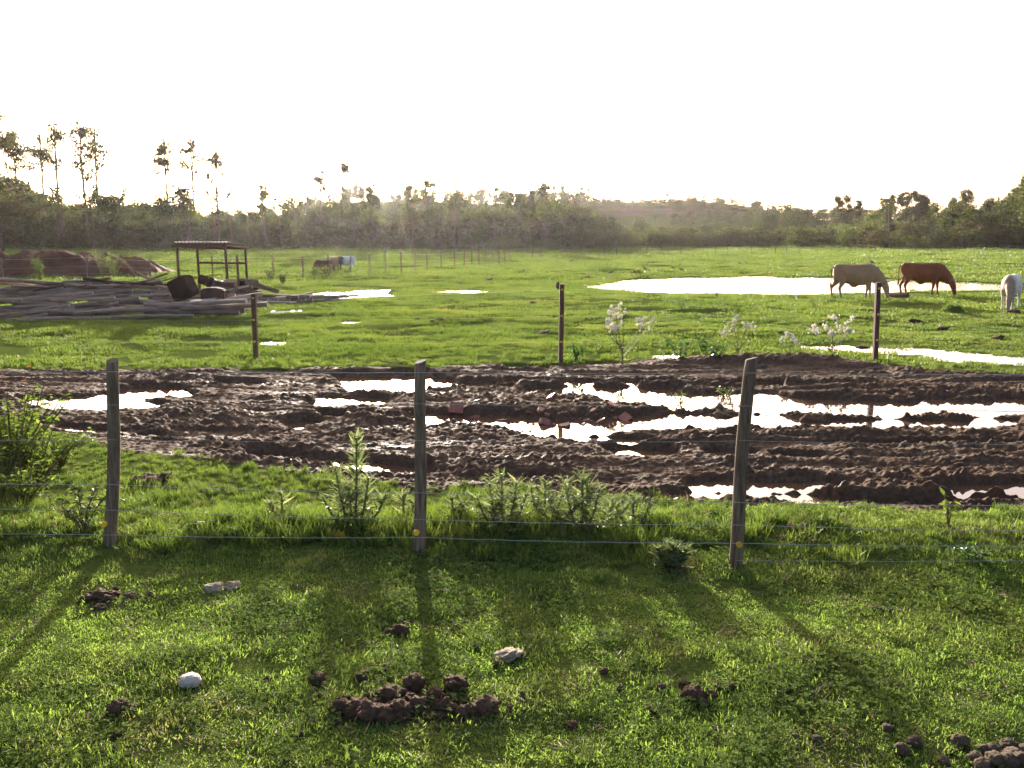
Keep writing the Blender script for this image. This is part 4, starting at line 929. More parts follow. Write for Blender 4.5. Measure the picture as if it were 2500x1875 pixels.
# ================================================================== weeds and shrubs
M_FLOW = leafmat('pale seed heads', ((0.0, (0.62, 0.60, 0.50)), (0.6, (0.76, 0.75, 0.68)), (1.0, (0.82, 0.82, 0.78))), 0.45, (1.05, 1.05, 1.0), 0.8, .1)
M_SHRUB = leafmat('dull pale shrub tops', ((0.0, (0.10, 0.085, 0.055)), (1.0, (0.24, 0.20, 0.14))), 0.4, (1.1, 1.05, 0.9), 0.8, .05)
M_STEM = leafmat('weed stems', ((0.0, (0.08, 0.075, 0.03)), (1.0, (0.20, 0.15, 0.07))), 0.15, (1.2, 1.1, .8), .7)
M_WLEAF = leafmat('weed leaves', ((0.0, (0.035, 0.065, 0.016)), (0.6, (0.075, 0.11, 0.028)), (1.0, (0.15, 0.16, 0.05))), 0.45, (1.5, 1.5, .8), .55)
M_LLEAF = leafmat('light weed leaves', ((0.0, (0.060, 0.105, 0.024)), (0.6, (0.105, 0.16, 0.038)), (1.0, (0.17, 0.21, 0.06))), 0.45, (1.4, 1.45, .8), .75, .05)
M_DLEAF = leafmat('dark weed leaves', ((0.0, (0.018, 0.050, 0.014)), (0.6, (0.040, 0.085, 0.022)), (1.0, (0.080, 0.12, 0.035))), 0.4, (1.5, 1.6, .8), .5)
M_THIS = leafmat('thistle leaves', ((0.0, (0.070, 0.100, 0.050)), (0.6, (0.13, 0.165, 0.085)), (1.0, (0.23, 0.26, 0.15))), 0.4, (1.5, 1.5, .9), .5, .4)
M_YLEAF = leafmat('yellowed leaves', ((0.0, (0.30, 0.20, 0.03)), (1.0, (0.45, 0.32, 0.05))), 0.4, (1.3, 1.2, .7), .6)
M_ORANGE = leafmat('orange petals', ((0.0, (0.55, 0.14, 0.02)), (1.0, (0.70, 0.24, 0.03))), 0.4, (1.2, 1.0, .7), .6)
def puffs(b, c, r, rs):
    for q, rr in zip(c, r):
        v = np.array([(1, 0, 0), (-1, 0, 0), (0, 1, 0), (0, -1, 0), (0, 0, 1), (0, 0, -1)], float) * rr * (0.75 + .5 * rs.rand(6, 1)) + q
        b.add(v, [[0, 2, 4], [2, 1, 4], [1, 3, 4], [3, 0, 4], [2, 0, 5], [1, 2, 5], [3, 1, 5], [0, 3, 5]], 0, [rs.rand()] * 8)
def flower_weed(p, h, label, seed, nbr=5, width=.45, nf=14, name='flowering_weed', cat='weed', group='pale-headed weeds by the track', lscale=1.0, fm=None):
    rs = np.random.RandomState(seed); e = empty(name, p, rs.rand() * 6, label, cat, group); S, Lf, Fl = MB(), MB(), MB()
    c, d, ll = [], [], []
    for k in range(nbr):
        a = 6.283 * k / nbr + rs.rand(); out = width * h * (.35 + .75 * rs.rand()) * (0 if k == 0 else 1); zt = h * (1 if k == 0 else .62 + .38 * rs.rand())
        s = np.array([0, 0, h * (.02 + .28 * rs.rand())]); en = np.array([math.cos(a) * out, math.sin(a) * out, zt])
        P = [np.zeros(3) + [0, 0, -.03], s, (s + en) / 2 + [0, 0, -.04 * h], en] if k else [np.array([0, 0, -.03]), s, en * .6, en]
        S.tube(P, [.010 * h + .002, .008 * h + .002, .006 * h + .001, .002], 5, 0, False)
        for j in range(7):
            t = .25 + .75 * rs.rand(); q = s * (1 - t) + en * t; v = rs.normal(0, 1, 3); v[2] = .3 * abs(v[2]) + .1; c.append(q); d.append(v); ll.append(.14 * h * (1.3 - t))
        for j in range(3):                       # flowering twigs
            v = rs.normal(0, .5, 3); v[2] = .7 + .3 * rs.rand(); t = .72 + .28 * rs.rand(); q0 = s * (1 - t) + en * t; q1 = q0 + v * .13 * h
            S.tube([q0, q1], [.003, .0015], 4, 0, False); n = max(3, nf // 3)
            puffs(Fl, q1 + rs.normal(0, .036 * h, (n, 3)), .016 + .014 * rs.rand(n) + .006 * h, rs)
    for j in range(14):
        a = rs.rand() * 6.283; c.append(np.array([0, 0, h * .35 * rs.rand()])); d.append(np.array([math.cos(a), math.sin(a), .35 * rs.rand()])); ll.append(.22 * h)
    n = len(c); Lf.leaves(c, d, rs.normal(0, .3, (n, 3)) + [0, 0, 1], np.array(ll) * lscale, np.array(ll) * .28 * lscale)
    S.build('stem', M_STEM, e); Lf.build('leaf_cluster', M_WLEAF, e); Fl.build('flower_heads', fm or M_FLOW, e); return e
def thistle(p, h, label, seed, stems=((0, 0, 1.0),), dens=1.0, mat=None, spike=.16, yellow=0):
    rs = np.random.RandomState(seed); e = empty('thistle', p, 0, label, 'thistle', 'thistles along the near fence'); S, Lf, Y = MB(), MB(), MB(); c, d, ll = [], [], []
    for (ox, oy, k) in stems:
        hh = h * k; base = np.array([ox * .25, oy * .25, -.02]); top = np.array([ox, oy, hh])
        S.tube([base, (base + top) / 2 + [ox * .1, 0, 0], top], [.011, .010, .008], 6, 0)
        for j in range(int(85 * k * dens)):
            t = rs.rand()**.85; q = base * (1 - t) + top * t; a = rs.rand() * 6.283
            v = np.array([math.cos(a), math.sin(a), .25 + .9 * t + rs.normal(0, .25)]); L = spike * (1.15 - .62 * t) * (.6 + .7 * rs.rand())
            c.append(q); d.append(v); ll.append(L)
            for m in range(3):                    # spiny lobes along the leaf
                f = .3 + .2 * m; w = v / np.linalg.norm(v); sd_ = np.cross(w, [0, 0, 1]); sd_ /= np.linalg.norm(sd_) + 1e-9
                c.append(q + w * L * f); d.append(w * .6 + sd_ * rs.choice([-1, 1])); ll.append(L * .38)
    n = len(c); ll = np.array(ll); Lf.leaves(c, d, rs.normal(0, .5, (n, 3)) + [0, 0, 1], ll, np.clip(ll * .24, .008, .028), 0, .2, .3)
    S.build('stem', M_THIS, e); Lf.build('leaf_cluster', M_THIS, e)
    if yellow:
        for j in range(yellow):
            a = rs.rand() * 6.283; r = .10 + .22 * rs.rand(); q = np.array([math.cos(a) * r, -abs(math.sin(a)) * r, .03 + .1 * rs.rand()]); m = 7
            ang = np.linspace(0, 6.283, m, endpoint=False); Y.leaves(np.tile(q, (m, 1)), np.stack([np.cos(ang), .4 * np.sin(ang) - .3, np.sin(ang)], 1), np.tile([0, -1, .4], (m, 1)), .055, .03)
        Y.build('yellowed_leaves', M_YLEAF, e)
    return e
def leafy(p, h, label, seed, n=60, wide=.6, leaf=.12, mat=None, name='leafy_weed', cat='weed', group=None, flowers=0, stems=5, droop=.1):
    rs = np.random.RandomState(seed); e = empty(name, p, rs.rand() * 6, label, cat, group); S, Lf = MB(), MB(); c, d = [], []
    for k in range(stems):
        a = 6.283 * k / stems + rs.rand(); en = np.array([math.cos(a) * wide * h * rs.rand(), math.sin(a) * wide * h * rs.rand(), h * (.7 + .3 * rs.rand())]); mp = en * .5 + [0, 0, .08 * h]
        S.tube([(0, 0, -.02), mp, en], [.012 * h + .002, .008 * h + .002, .003], 5, 0, False)
        for j in range(n // stems):
            t = .25 + .75 * rs.rand(); q = (mp * 2 * t if t < .5 else mp + (en - mp) * (2 * t - 1)); v = rs.normal(0, 1, 3); v[2] = v[2] * .4 - droop; c.append(q + rs.normal(0, .02 * h, 3)); d.append(v)
    m = len(c); L = leaf * (.6 + .8 * rs.rand(m)); Lf.leaves(c, d, rs.normal(0, .5, (m, 3)) + [0, 0, 1], L, L * .42)
    S.build('stem', M_STEM if mat is not M_DLEAF else M_DLEAF, e); Lf.build('leaf_cluster', mat or M_WLEAF, e)
    return e
for (px, py, top, lb, sd_, nb, w, nf) in [(1520, 890, 768, 'largest pale-flowered weed right of the middle square post', 61, 8, .55, 18), (1800, 876, 790, 'pale-flowered weed growing on the mud mound', 62, 6, .6, 14), (1925, 882, 822, 'small pale-flowered weed between the mud mound and the right square post', 63, 5, .5, 10), (2030, 880, 788, 'pale umbrella-headed weed left of the right square post', 64, 8, .6, 15)]:
    p = gt(px, py); flower_weed(p + [0, 0, .03], (py - top) / FPX * p[1] * 1.05, lb, sd_, nb, w, nf)
for (px, py, top, lb, sd_) in [(1660, 882, 815, 'dark green weed with drooping leaves right of the largest pale-flowered weed', 71), (1715, 865, 815, 'smaller dark green weed between two pale-flowered weeds', 72), (1405, 884, 830, 'thin dark weed just right of the middle square post', 73), (1745, 884, 838, 'bent dark weed at the left foot of the mud mound', 74)]:
    p = gt(px, py); h_ = (py - top) / FPX * p[1] * 1.05; leafy(p, h_, lb, sd_, 46, .75, .13, M_DLEAF, group='dark weeds by the track', droop=.5)
for (px, py, top, lb, sd_, mt) in [(1665, 760, 728, 'leafy weed in the pasture leaning left of the pond edge', 75, 0), (1750, 727, 703, 'umbrella-shaped weed standing before the pond', 76, 0), (1985, 752, 726, 'pale brush of weed left of the right square post', 77, 1), (1800, 768, 750, 'small tuft of weed below the pond', 78, 0), (1693, 711, 702, 'tiny weed at the pond rim', 79, 0), (1500, 768, 756, 'low spreading weed in the shaded pasture above the flowering weeds', 80, 0)]:
    p = gt(px, py); h_ = (py - top) / FPX * p[1]; leafy(p, h_, lb, sd_, 80, .8, .16 * h_ ** .5 * .7, M_WLEAF if mt else M_DLEAF, group='weeds in the pasture', droop=.2)
for (px, py, top, lb, sd_) in [(100, 690, 622, 'pale backlit shrub in front of the earth bank at the left', 81), (250, 680, 600, 'tall narrow pale shrub on the earth bank', 82), (278, 684, 622, 'lower pale shrub just right of the tall narrow one', 83), (340, 668, 605, 'thin pale shrub at the right end of the earth bank', 84), (660, 690, 655, 'low rounded shrub right of the shelter', 85), (690, 694, 668, 'low sprawling shrub above the short log stack', 86), (770, 676, 655, 'pale flowering shrub at a far fence post', 87), (795, 677, 650, 'shrub wrapped round the far fence post by the brown cow', 88)]:
    p = gt(px, py); h_ = (py - top) / FPX * p[1]; leafy(p, h_, lb, sd_, 190, .55, .17, M_WLEAF, 'shrub', 'shrub', 'shrubs by the left fences', stems=9, droop=.0)
for (px, py, top, lb, sd_) in [(745, 622, 600, 'pale tufted shrub at the wood edge above the far dark calf', 91), (830, 622, 595, 'pale tufted shrub at the wood edge above the far white cow', 92), (905, 622, 600, 'pale feathery shrub at the wood edge right of the far white cow', 93), (1010, 622, 609, 'small rosy shrub at the wood edge, left of two', 94), (1042, 622, 609, 'small rosy shrub at the wood edge, right of two', 95), (1160, 620, 600, 'pale shrub by the far fence bend, left of two', 96), (1183, 620, 595, 'pale shrub by the far fence bend, right of two', 97), (1710, 608, 594, 'pinkish bush in front of the right thicket', 98)]:
    p = gt(px, py); h_ = (py - top) / FPX * p[1]; flower_weed(p, h_, lb, sd_, 7, .5, 16, 'shrub', 'shrub', 'pale shrubs along the wood edge', 1.2, M_SHRUB)
    e = COL.objects[-1]
p = gt(865, 1290); thistle(p, .76, 'tallest spiny thistle, left of the middle near post', 101, ((0.04, 0, 1.0), (-.14, .03, .62), (.12, .05, .55), (-.05, .1, .5), (-.25, 0, .35), (.27, 0, .38)), .95, spike=.19, yellow=3)
p = gt(1225, 1292); thistle(p, .46, 'bushy thistle right of the middle near post', 102, ((0, 0, 1.0), (-.1, .05, .8), (.12, .0, .85), (.2, .06, .6), (-.2, 0, .6)), .45, spike=.23)
p = gt(1420, 1292); thistle(p, .42, 'wide low thistle halfway between the middle and right near posts', 103, ((0, 0, 1.0), (-.14, .05, .9), (.14, .0, .8), (.28, .06, .5), (-.28, 0, .6), (.05, .1, .85), (.38, .02, .45), (-.4, .03, .5)), .38, spike=.23)
for (px, py, h_, lb, sd_, st) in [(1105, 1275, .26, 'small thistle just right of the middle near post', 105, ((0, 0, 1.0), (.1, .02, .7))), (1330, 1262, .36, 'thin thistle between the bushy and the wide thistle', 106, ((0, 0, 1.0), (-.12, .05, .8), (.15, .02, .6))), (1545, 1280, .27, 'low thistle right of the wide one', 107, ((0, 0, 1.0), (.14, .0, .8), (-.15, .02, .7))), (690, 1262, .24, 'small thistle left of the tallest one', 108, ((0, 0, 1.0), (-.1, .0, .6))), (985, 1262, .22, 'small thistle between the tallest one and the middle near post', 109, ((0, 0, 1.0), (.1, .03, .7)))]:
    thistle(gt(px, py), h_ * .85, lb, sd_, st, .38, spike=.16)
p = gt(1640, 1385); thistle(p, .17, 'pale flat thistle rosette left of the right near post', 104, ((0, 0, 1.0), (-.1, .0, .8), (.1, .0, .8)), .8, spike=.15)
p = gt(2315, 1290); leafy(p, .30, 'single weed with yellow leaves before the track at the right', 111, 26, .35, .09, M_WLEAF, stems=3)
p = gt(205, 1290); leafy(p, .34, 'low leafy clump left of the left near post', 112, 230, 1.0, .065, M_WLEAF, stems=12)
p = gt(860, 1862); leafy(p, .085, 'broad-leaved little plant at the bottom of the lawn', 113, 22, 1.3, .05, M_CLOVER, stems=6)
p = gt(2370, 1370); leafy(p, .12, 'dark low clump in the rough grass at the right', 114, 90, 1.8, .06, M_DLEAF, stems=9)
p = gt(35, 1185); e = leafy(p, .95, 'tall leafy weed with orange flowers at the left edge beside the track', 115, 900, .9, .07, M_LLEAF, stems=34, name='flowering_weed')
rs = np.random.RandomState(8); b = MB()
for k in range(9):
    q = np.array([rs.normal(0, .2), rs.normal(0, .2), .9 + .3 * rs.rand()]); n = 9; a = np.linspace(0, 6.283, n, endpoint=False)
    b.leaves(np.tile(q, (n, 1)), np.stack([np.cos(a), np.sin(a), a * 0 + .1], 1), np.tile([0, 0, 1.0], (n, 1)), .032, .016); pass
b.build('flower_heads', M_ORANGE, e)
for (px, py, h_, lb, sd_) in [(95, 1172, .55, 'bushy leafy weed right of the tall orange-flowered weed', 131), (8, 1215, .6, 'bushy leafy weed at the left edge in front of the orange-flowered weed', 132), (150, 1140, .38, 'small leafy weed at the track corner beside the left bushes', 133), (60, 1235, .36, 'low leafy weed below the bushes at the left edge', 134)]:
    leafy(gt(px, py), h_, lb, sd_, 380, 1.2, .055, M_LLEAF, stems=24, group='bushy weeds at the left edge')
for (px, py, top, lb, sd_) in [(1660, 985, 962, 'sprig of weed standing in the large track puddle, left one', 121), (1770, 975, 958, 'sprig of weed standing in the large track puddle, right one', 122)]:
    p = gp(px, py, WATER_Z - .03); leafy(p, .2, lb, sd_, 50, 1.2, .07, M_WLEAF, stems=7)

# ================================================================== cattle
def coat(name, c1, c2, c3=None, x0=0.35, x1=0.75, spots=None):
    m, t, o = nt(name); tc = node(t, 'ShaderNodeTexCoord'); co = tc.outputs['Object']
    c = ramp(t, noise(t, 3.5, 5, 0.6, co), ((0.3, c1), (0.7, c2)))
    sx = node(t, 'ShaderNodeSeparateXYZ'); t.links.new(co, sx.inputs[0])
    if c3:
        f = mathn(t, 'ADD', sx.outputs['X'], mathn(t, 'MULTIPLY_ADD', noise(t, 5, 3, .6, co), .5, -.25))
        c = mixc(t, ramp(t, mathn(t, 'MULTIPLY_ADD', f, 1 / (x1 - x0), -x0 / (x1 - x0)), ((0.0, (0, 0, 0)), (1.0, (1, 1, 1)))), c, c3)
    if spots: c = mixc(t, ramp(t, noise(t, 4.5, 2, .5, co), ((0.63, (0, 0, 0)), (0.68, (1, 1, 1)))), c, spots)
    p = node(t, 'ShaderNodeBsdfPrincipled'); t.links.new(c, p.inputs['Base Color']); p.inputs['Roughness'].default_value = .75; p.inputs['Specular IOR Level'].default_value = .2
    p.inputs['Sheen Weight'].default_value = .08; p.inputs['Sheen Roughness'].default_value = .4
    t.links.new(bump(t, noise(t, 60, 3, .6, co, (1, 1, .35)), .5, .01), p.inputs['Normal']); t.links.new(p.outputs[0], o.inputs[0]); return m
def loft(b, st, n=14):
    """st: (x, y, z, half width, half height, nx, nz): rings perpendicular to a path in the x-z plane"""
    V = []
    for (x, y, z, w, h, tx, tz) in st:
        l = math.hypot(tx, tz); tx, tz = tx / l, tz / l
        for k in range(n):
            a = 2 * math.pi * k / n; ca, sa = math.cos(a), math.sin(a)
            V.append((x - tz * sa * h, y + ca * w, z + tx * sa * h))
    m = len(st); F = [[i * n + k, i * n + (k + 1) % n, (i + 1) * n + (k + 1) % n, (i + 1) * n + k] for i in range(m - 1) for k in range(n)] + [list(range(n))[::-1], list(range((m - 1) * n, m * n))]
    return b.add(V, F)
def cow_shell(neck_y=0.0, step=0.0, bull=1.0):
    b = MB()
    loft(b, [(-.86, 0, 1.06, .07, .09, 1, 0), (-.83, 0, 1.05, .17, .20, 1, 0), (-.74, 0, 1.02, .24, .29, 1, 0), (-.58, 0, .985, .265, .335, 1, 0), (-.32, 0, .93, .30, .375, 1, 0), (0, 0, .895, .325, .41, 1, 0),
             (.28, 0, .91, .305, .41, 1, 0), (.48, 0, .945, .265, .385, 1, 0), (.64, 0, .965, .215, .325, 1, 0), (.76, 0, .95, .15, .25, 1, -.2), (.84, 0, .92, .08, .14, 1, -.3)], 18)
    ny = neck_y
    loft(b, [(.52, 0, 1.02, .17, .28, 1, -.25), (.70, ny * .2, .93, .155, .26, 1, -.45), (.88, ny * .5, .78, .125, .205, 1, -.75), (1.02, ny * .8, .61, .10, .155, .8, -1), (1.08, ny, .50, .085, .12, .5, -1)], 14)
    loft(b, [(1.03, ny, .60, .075, .09, .5, -1), (1.08, ny, .52, .105, .125, .35, -1), (1.12, ny, .42, .11, .125, .28, -1), (1.155, ny, .30, .085, .10, .22, -1), (1.185, ny, .17, .07, .085, .2, -1), (1.20, ny, .08, .078, .085, .15, -1), (1.205, ny, .035, .06, .06, .1, -1)], 12)
    for sy, dx in ((1, step), (-1, -step)):
        loft(b, [(.46 + dx * .2, sy * .17, .86, .10, .17, 0, -1), (.47 + dx * .4, sy * .18, .66, .085, .12, 0, -1), (.48 + dx * .7, sy * .175, .45, .058, .068, .02, -1), (.485 + dx * .8, sy * .175, .37, .055, .062, 0, -1), (.475 + dx, sy * .175, .22, .038, .042, -.05, -1), (.475 + dx, sy * .175, .10, .044, .05, .05, -1), (.485 + dx, sy * .175, .045, .054, .062, 0, -1), (.495 + dx, sy * .175, 0.0, .058, .07, 0, -1)], 10)
        d2 = -dx
        loft(b, [(-.64 + d2 * .1, sy * .15, .98, .11, .21, .1, -1), (-.60 + d2 * .3, sy * .18, .76, .10, .175, -.05, -1), (-.615 + d2 * .5, sy * .185, .60, .075, .115, -.3, -1), (-.70 + d2 * .8, sy * .18, .47, .052, .072, -.45, -1), (-.745 + d2 * .9, sy * .175, .39, .048, .062, .05, -1), (-.72 + d2, sy * .175, .24, .036, .044, .15, -1), (-.70 + d2, sy * .175, .10, .044, .05, .1, -1), (-.69 + d2, sy * .175, .045, .054, .062, 0, -1), (-.68 + d2, sy * .175, 0.0, .058, .07, 0, -1)], 10)
    loft(b, [(-.22, 0, .54, .05, .05, 1, -.2), (-.10, 0, .49, .06, .075, 1, -.1), (.0, 0, .49, .05, .06, 1, .2), (.10, 0, .52, .03, .03, 1, .3)], 8)      # fold of skin under the belly
    loft(b, [(.62, 0, .70, .035, .10, 1, -.3), (.80, ny * .3, .63, .03, .12, 1, -.4), (.96, ny * .7, .50, .025, .08, 1, -.6)], 8)                            # dewlap
    return b
shells = {}
for key, a in (('a', (0.0, .12)), ('b', (-.12, .10)), ('c', (.14, .06))):
    o = cow_shell(*a).build('shell', []); r_ = o.modifiers.new('r', 'REMESH'); r_.mode = 'VOXEL'; r_.voxel_size = .024
    s_ = o.modifiers.new('s', 'SMOOTH'); s_.iterations = 6; s_.factor = .5; shells[key] = o
dg = bpy.context.evaluated_depsgraph_get(); BODY = {}
for key, o in shells.items():
    BODY[key] = bpy.data.meshes.new_from_object(o.evaluated_get(dg)); BODY[key].polygons.foreach_set('use_smooth', [True] * len(BODY[key].polygons))
for o in shells.values(): bpy.data.objects.remove(o)
M_HORN = solid('horn', (0.30, 0.25, 0.20), (0.50, 0.43, 0.35), 8, .5, 0); M_HOOF = solid('hoof', (0.03, .025, .02), (.06, .05, .04), 8, .6, 0)
M_EYE = solid('dark eye', (.01, .008, .008), (.02, .015, .015), 8, .2, 0)
def cow(px, py, s, rzv, label, key, mat, ny=0.0, horns=True, tailmat=None, ear=None):
    p = gt(px, py); e = empty('cow', p - [0, 0, .015], rzv, label, 'cow', 'grazing cattle'); e.scale = (s, s, s)
    me = BODY[key].copy(); me.materials.clear(); me.materials.append(mat); bd = link('body', me, e)
    for sy in (1, -1):
        b = MB(); c = np.array([1.03, ny + sy * .10, .57]); d = np.array([-.05, sy * .17, .015])
        b.leaves([c, c], [d, d], [[.4, 0, 1], [.9, 0, .4]], [.20, .19], [.11, .09], 0, .2); b.build('ear', ear or mat, e)
        b = MB(); b.tube([(1.105, ny + sy * .10, .43), (1.115, ny + sy * .113, .43)], [.018, .014], 8); b.build('eye', M_EYE, e)
        if horns:
            b = MB(); b.tube([(1.06, ny + sy * .06, .61), (1.09, ny + sy * .16, .645), (1.17, ny + sy * .22, .68), (1.27, ny + sy * .22, .72), (1.34, ny + sy * .20, .75)], [.032, .030, .024, .015, .004], 8, 0, True); b.build('horn', M_HORN, e, True)
    b = MB(); b.tube([(-.84, 0, 1.20), (-.91, 0, 1.14), (-.925, .01, .95), (-.92, .02, .72), (-.915, .02, .56)], [.035, .03, .022, .018, .02], 7); b.tube([(-.915, .02, .58), (-.92, .02, .48), (-.915, .02, .36)], [.03, .045, .008], 7)
    b.build('tail', tailmat or mat, e, True)
    return e
C_TAN = coat('tan coat', (.26, .15, .08), (.36, .22, .12), (.34, .24, .15), .2, 1.5); C_RED = coat('red-brown coat', (.15, .048, .020), (.23, .080, .032))
C_WHITE = coat('white coat with tan front', (.55, .53, .50), (.68, .66, .63), (.30, .22, .145), .42, .70, (.20, .10, .06)); C_DARK = coat('dark red coat', (.07, .028, .018), (.12, .05, .03)); C_BR = coat('brown coat', (.20, .10, .06), (.28, .15, .09))
C_PIED = coat('white coat with black front', (.60, .60, .60), (.72, .72, .72), (.03, .03, .03), .2, .4)
cow(2087, 728, .99, R(-6), 'tan horned cow grazing beside the pond behind the right square post', 'a', C_TAN)
cow(2250, 719, .98, R(-24), 'red-brown horned cow grazing at the right end of the pond', 'b', C_RED, -.12)
cow(2464, 754, .84, R(-128), 'white young cow with tan head grazing at the right edge', 'c', C_WHITE, .14, False)
cow(790, 666, .62, R(170), 'dark red calf behind the far fence at the left', 'b', C_DARK, -.12, False)
cow(815, 662, .72, R(75), 'brown cow seen from behind beyond the far fence', 'c', C_BR, .14, False)
cow(845, 661, .74, R(215), 'white cow with black front beyond the far fence', 'a', C_PIED, 0, False)

# ================================================================== birds
M_BIRD = solid('dark plumage', (.03, .025, .022), (.075, .06, .05), 12, .7, 0); M_BLEG = solid('bird leg', (.12, .07, .05), (.2, .12, .09), 8, .6, 0)
def bird_mesh():
    b = MB()
    loft(b, [(-.17, 0, .17, .008, .006, 1, .1), (-.10, 0, .185, .03, .02, 1, .1), (-.04, 0, .195, .05, .045, 1, .1), (.03, 0, .205, .055, .055, 1, .2), (.085, 0, .225, .04, .04, .8, .6), (.105, 0, .265, .024, .024, .3, 1), (.115, 0, .295, .026, .028, .5, 1), (.135, 0, .305, .022, .024, 1, .2), (.15, 0, .303, .012, .012, 1, 0), (.185, 0, .298, .003, .003, 1, 0)], 8)
    return b.mesh('bird_body', M_BIRD, True)
BB = bird_mesh(); b = MB()
b.tube([(0, .02, .17), (-.015, .02, .09), (.005, .02, 0)], [.008, .005, .005], 5); b.tube([(.005, .02, .004), (.04, .02, .002)], [.005, .003], 4); BL = b.mesh('bird_leg', M_BLEG)
BIRDS = [(1492, 676, 'large dark bird standing upright at the left tip of the pond', 1.35), (1575, 664, 'dark bird beside the dung lump above the pond', 1.1), (1643, 661, 'dark bird above the pond, left of a walking pair', 1.0), (1664, 667, 'dark bird closest to the far pond bank', 1.1), (1659, 653, 'dark bird above the pair over the pond', .9), (1643, 646, 'small dark bird in the pasture well above the pond', .9), (1770, 641, 'dark bird standing high in the right pasture', 1.1), (1806, 649, 'dark bird, left of two close together over the pond', 1.0), (1822, 648, 'dark bird, right of two close together over the pond', .9), (1394, 643, 'dark bird left of the pond near the distant fence', 1.0), (1691, 628, 'tiny dark bird just below the distant fence', 1.0), (1955, 623, 'dark bird below the distant fence above the tan cow', 1.0), (2128, 646, 'dark bird crouching above the tan cow', 1.1), (2386, 653, 'dark bird in the pasture right of the red-brown cow', .9), (1277, 669, 'pale grey bird standing in the open pasture left of the pond', .9)]
for i, (px, py, lb, s) in enumerate(BIRDS):
    p = gt(px, py); e = empty('bird', p, R([20, 190, 170, 160, 10, 100, 80, 180, 200, 20, 0, 200, 180, 150, 30][i]), lb, 'bird', 'birds in the pasture'); e.scale = (s, s, s)
    link('body', BB, e); link('leg', BL, e); l2 = link('leg', BL, e); l2.location = (.01, -.04, 0)

# ================================================================== clods, dung and stones
import bmesh
M_CLOD = solid('crumbly brown earth', (.050, .028, .018), (.16, .105, .070), 26, .95, .010, None, .15, 6)
M_DUNG = solid('dry dung', (.060, .045, .030), (.17, .13, .092), 24, .95, .008, None, .15, 6)
M_STONE = solid('pale stone', (.30, .25, .17), (.55, .47, .36), 6, .9, .03, (1, 1, 3), .15, 7, stops=(.35, .6)); M_WHITE = solid('white stone', (.40, .37, .33), (.58, .55, .50), 3, .8, .006)
def lump_mesh(seed, rough, mat, sub=3, f=2.2):
    bm = bmesh.new(); bmesh.ops.create_icosphere(bm, subdivisions=sub, radius=1.0); me = bpy.data.meshes.new('lump'); bm.to_mesh(me); bm.free()
    V = np.empty(len(me.vertices) * 3); me.vertices.foreach_get('co', V); V = V.reshape(-1, 3)
    n1 = fbm3(V + seed * 7.7, f, 3, seed); n2 = np.abs(fbm3(V + seed * 3.1, f * 3, 3, seed + 9))
    V = V * (1 + rough * (n1 + .7 * n2))[:, None]; me.vertices.foreach_set('co', V.ravel()); me.materials.append(mat)
    me.polygons.foreach_set('use_smooth', [True] * len(me.polygons)); me.update(); return me
CL = [lump_mesh(i, .62, M_CLOD, 4, 1.9) for i in range(5)]; DL = [lump_mesh(i + 20, .30, M_DUNG, 4, 1.8) for i in range(4)]
def lump(me, px, py, wpx, label, group, name='earth_clod', cat='clod', flat=.72, sink=.25, wide=1.0, rzv=None, onmud=False):
    p = gt(px, py)
    if onmud: p[2] = max(float(mud_height(np.array([p[0]]), np.array([p[1]]))[0]), WATER_Z)
    r = wpx / 2 / FPX * math.hypot(p[1], CAM_H); o = link(name, me); o.location = (p[0], p[1], p[2] + r * flat * (1 - sink)); o.scale = (r * wide, r, r * flat)
    o.rotation_euler = (random.uniform(-.3, .3), random.uniform(-.3, .3), random.random() * 6.28 if rzv is None else rzv); return tag(o, label, cat, group)
def c6(x, y, w): return 750 + x / 3.687, 1500 + y / 3.687, w / 3.687 * 2.1
def c7(x, y, w): return 1350 + x / 3.687, 1500 + y / 3.687, w / 3.687 * 2.0
def c8(x, y, w): return 1900 + x / 3.493, 1400 + y / 3.493, w / 3.493 * 2.0
def c5(x, y, w): return x / 2.765, 1350 + y / 2.765, w / 2.765 * 2.0
MH = [(310, 890, 75), (345, 815, 62), (450, 870, 75), (530, 790, 55), (560, 930, 95), (620, 850, 55), (700, 940, 85), (740, 770, 84), (790, 900, 80), (720, 830, 42), (860, 745, 48), (835, 945, 65), (900, 880, 60), (930, 785, 50), (1000, 840, 66), (400, 920, 60), (640, 920, 70)]
for i, (q, w) in enumerate(zip(MH, rank([q[0] for q in MH]))):
    lump(CL[i % 5], *c6(*q), 'crumbly brown clod, %s from the left in the main heap at the bottom middle' % w, 'clods of the main heap')
MH = [(1150, 780, 72), (1150, 830, 48), (1250, 850, 58), (1310, 880, 50), (1400, 920, 66), (1480, 890, 58), (1620, 870, 88), (1560, 880, 50)]
MH[1] = (1165, 830, 48)
for i, (q, w) in enumerate(zip(MH, rank([q[0] for q in MH]))):
    lump(CL[(i + 2) % 5], *c6(*q), 'brown clod, %s from the left in the tail of lumps beside the main heap' % w, 'clods right of the main heap')
for q, lb in [((950, 670, 80), 'single round clod just above the main heap'), ((1330, 680, 90), 'big single clod above the tail of lumps right of the main heap'), ((90, 615, 62), 'lone round clod in the lawn left of the main heap'), ((495, 600, 52), 'small flat clod above the left end of the main heap'), ((620, 500, 42), 'small crumbled clod above the main heap, left one'), ((690, 500, 38), 'small crumbled clod above the main heap, right one'), ((730, 195, 45), 'left clod of the pair below the middle near post'), ((850, 185, 62), 'right dark clod of the pair below the middle near post'), ((1520, 305, 28), 'tiny reddish clod left of the pale stone'), ((1715, 470, 38), 'small dark clod below the pale stone')]:
    lump(random.choice(CL), *c6(*q), lb, None)
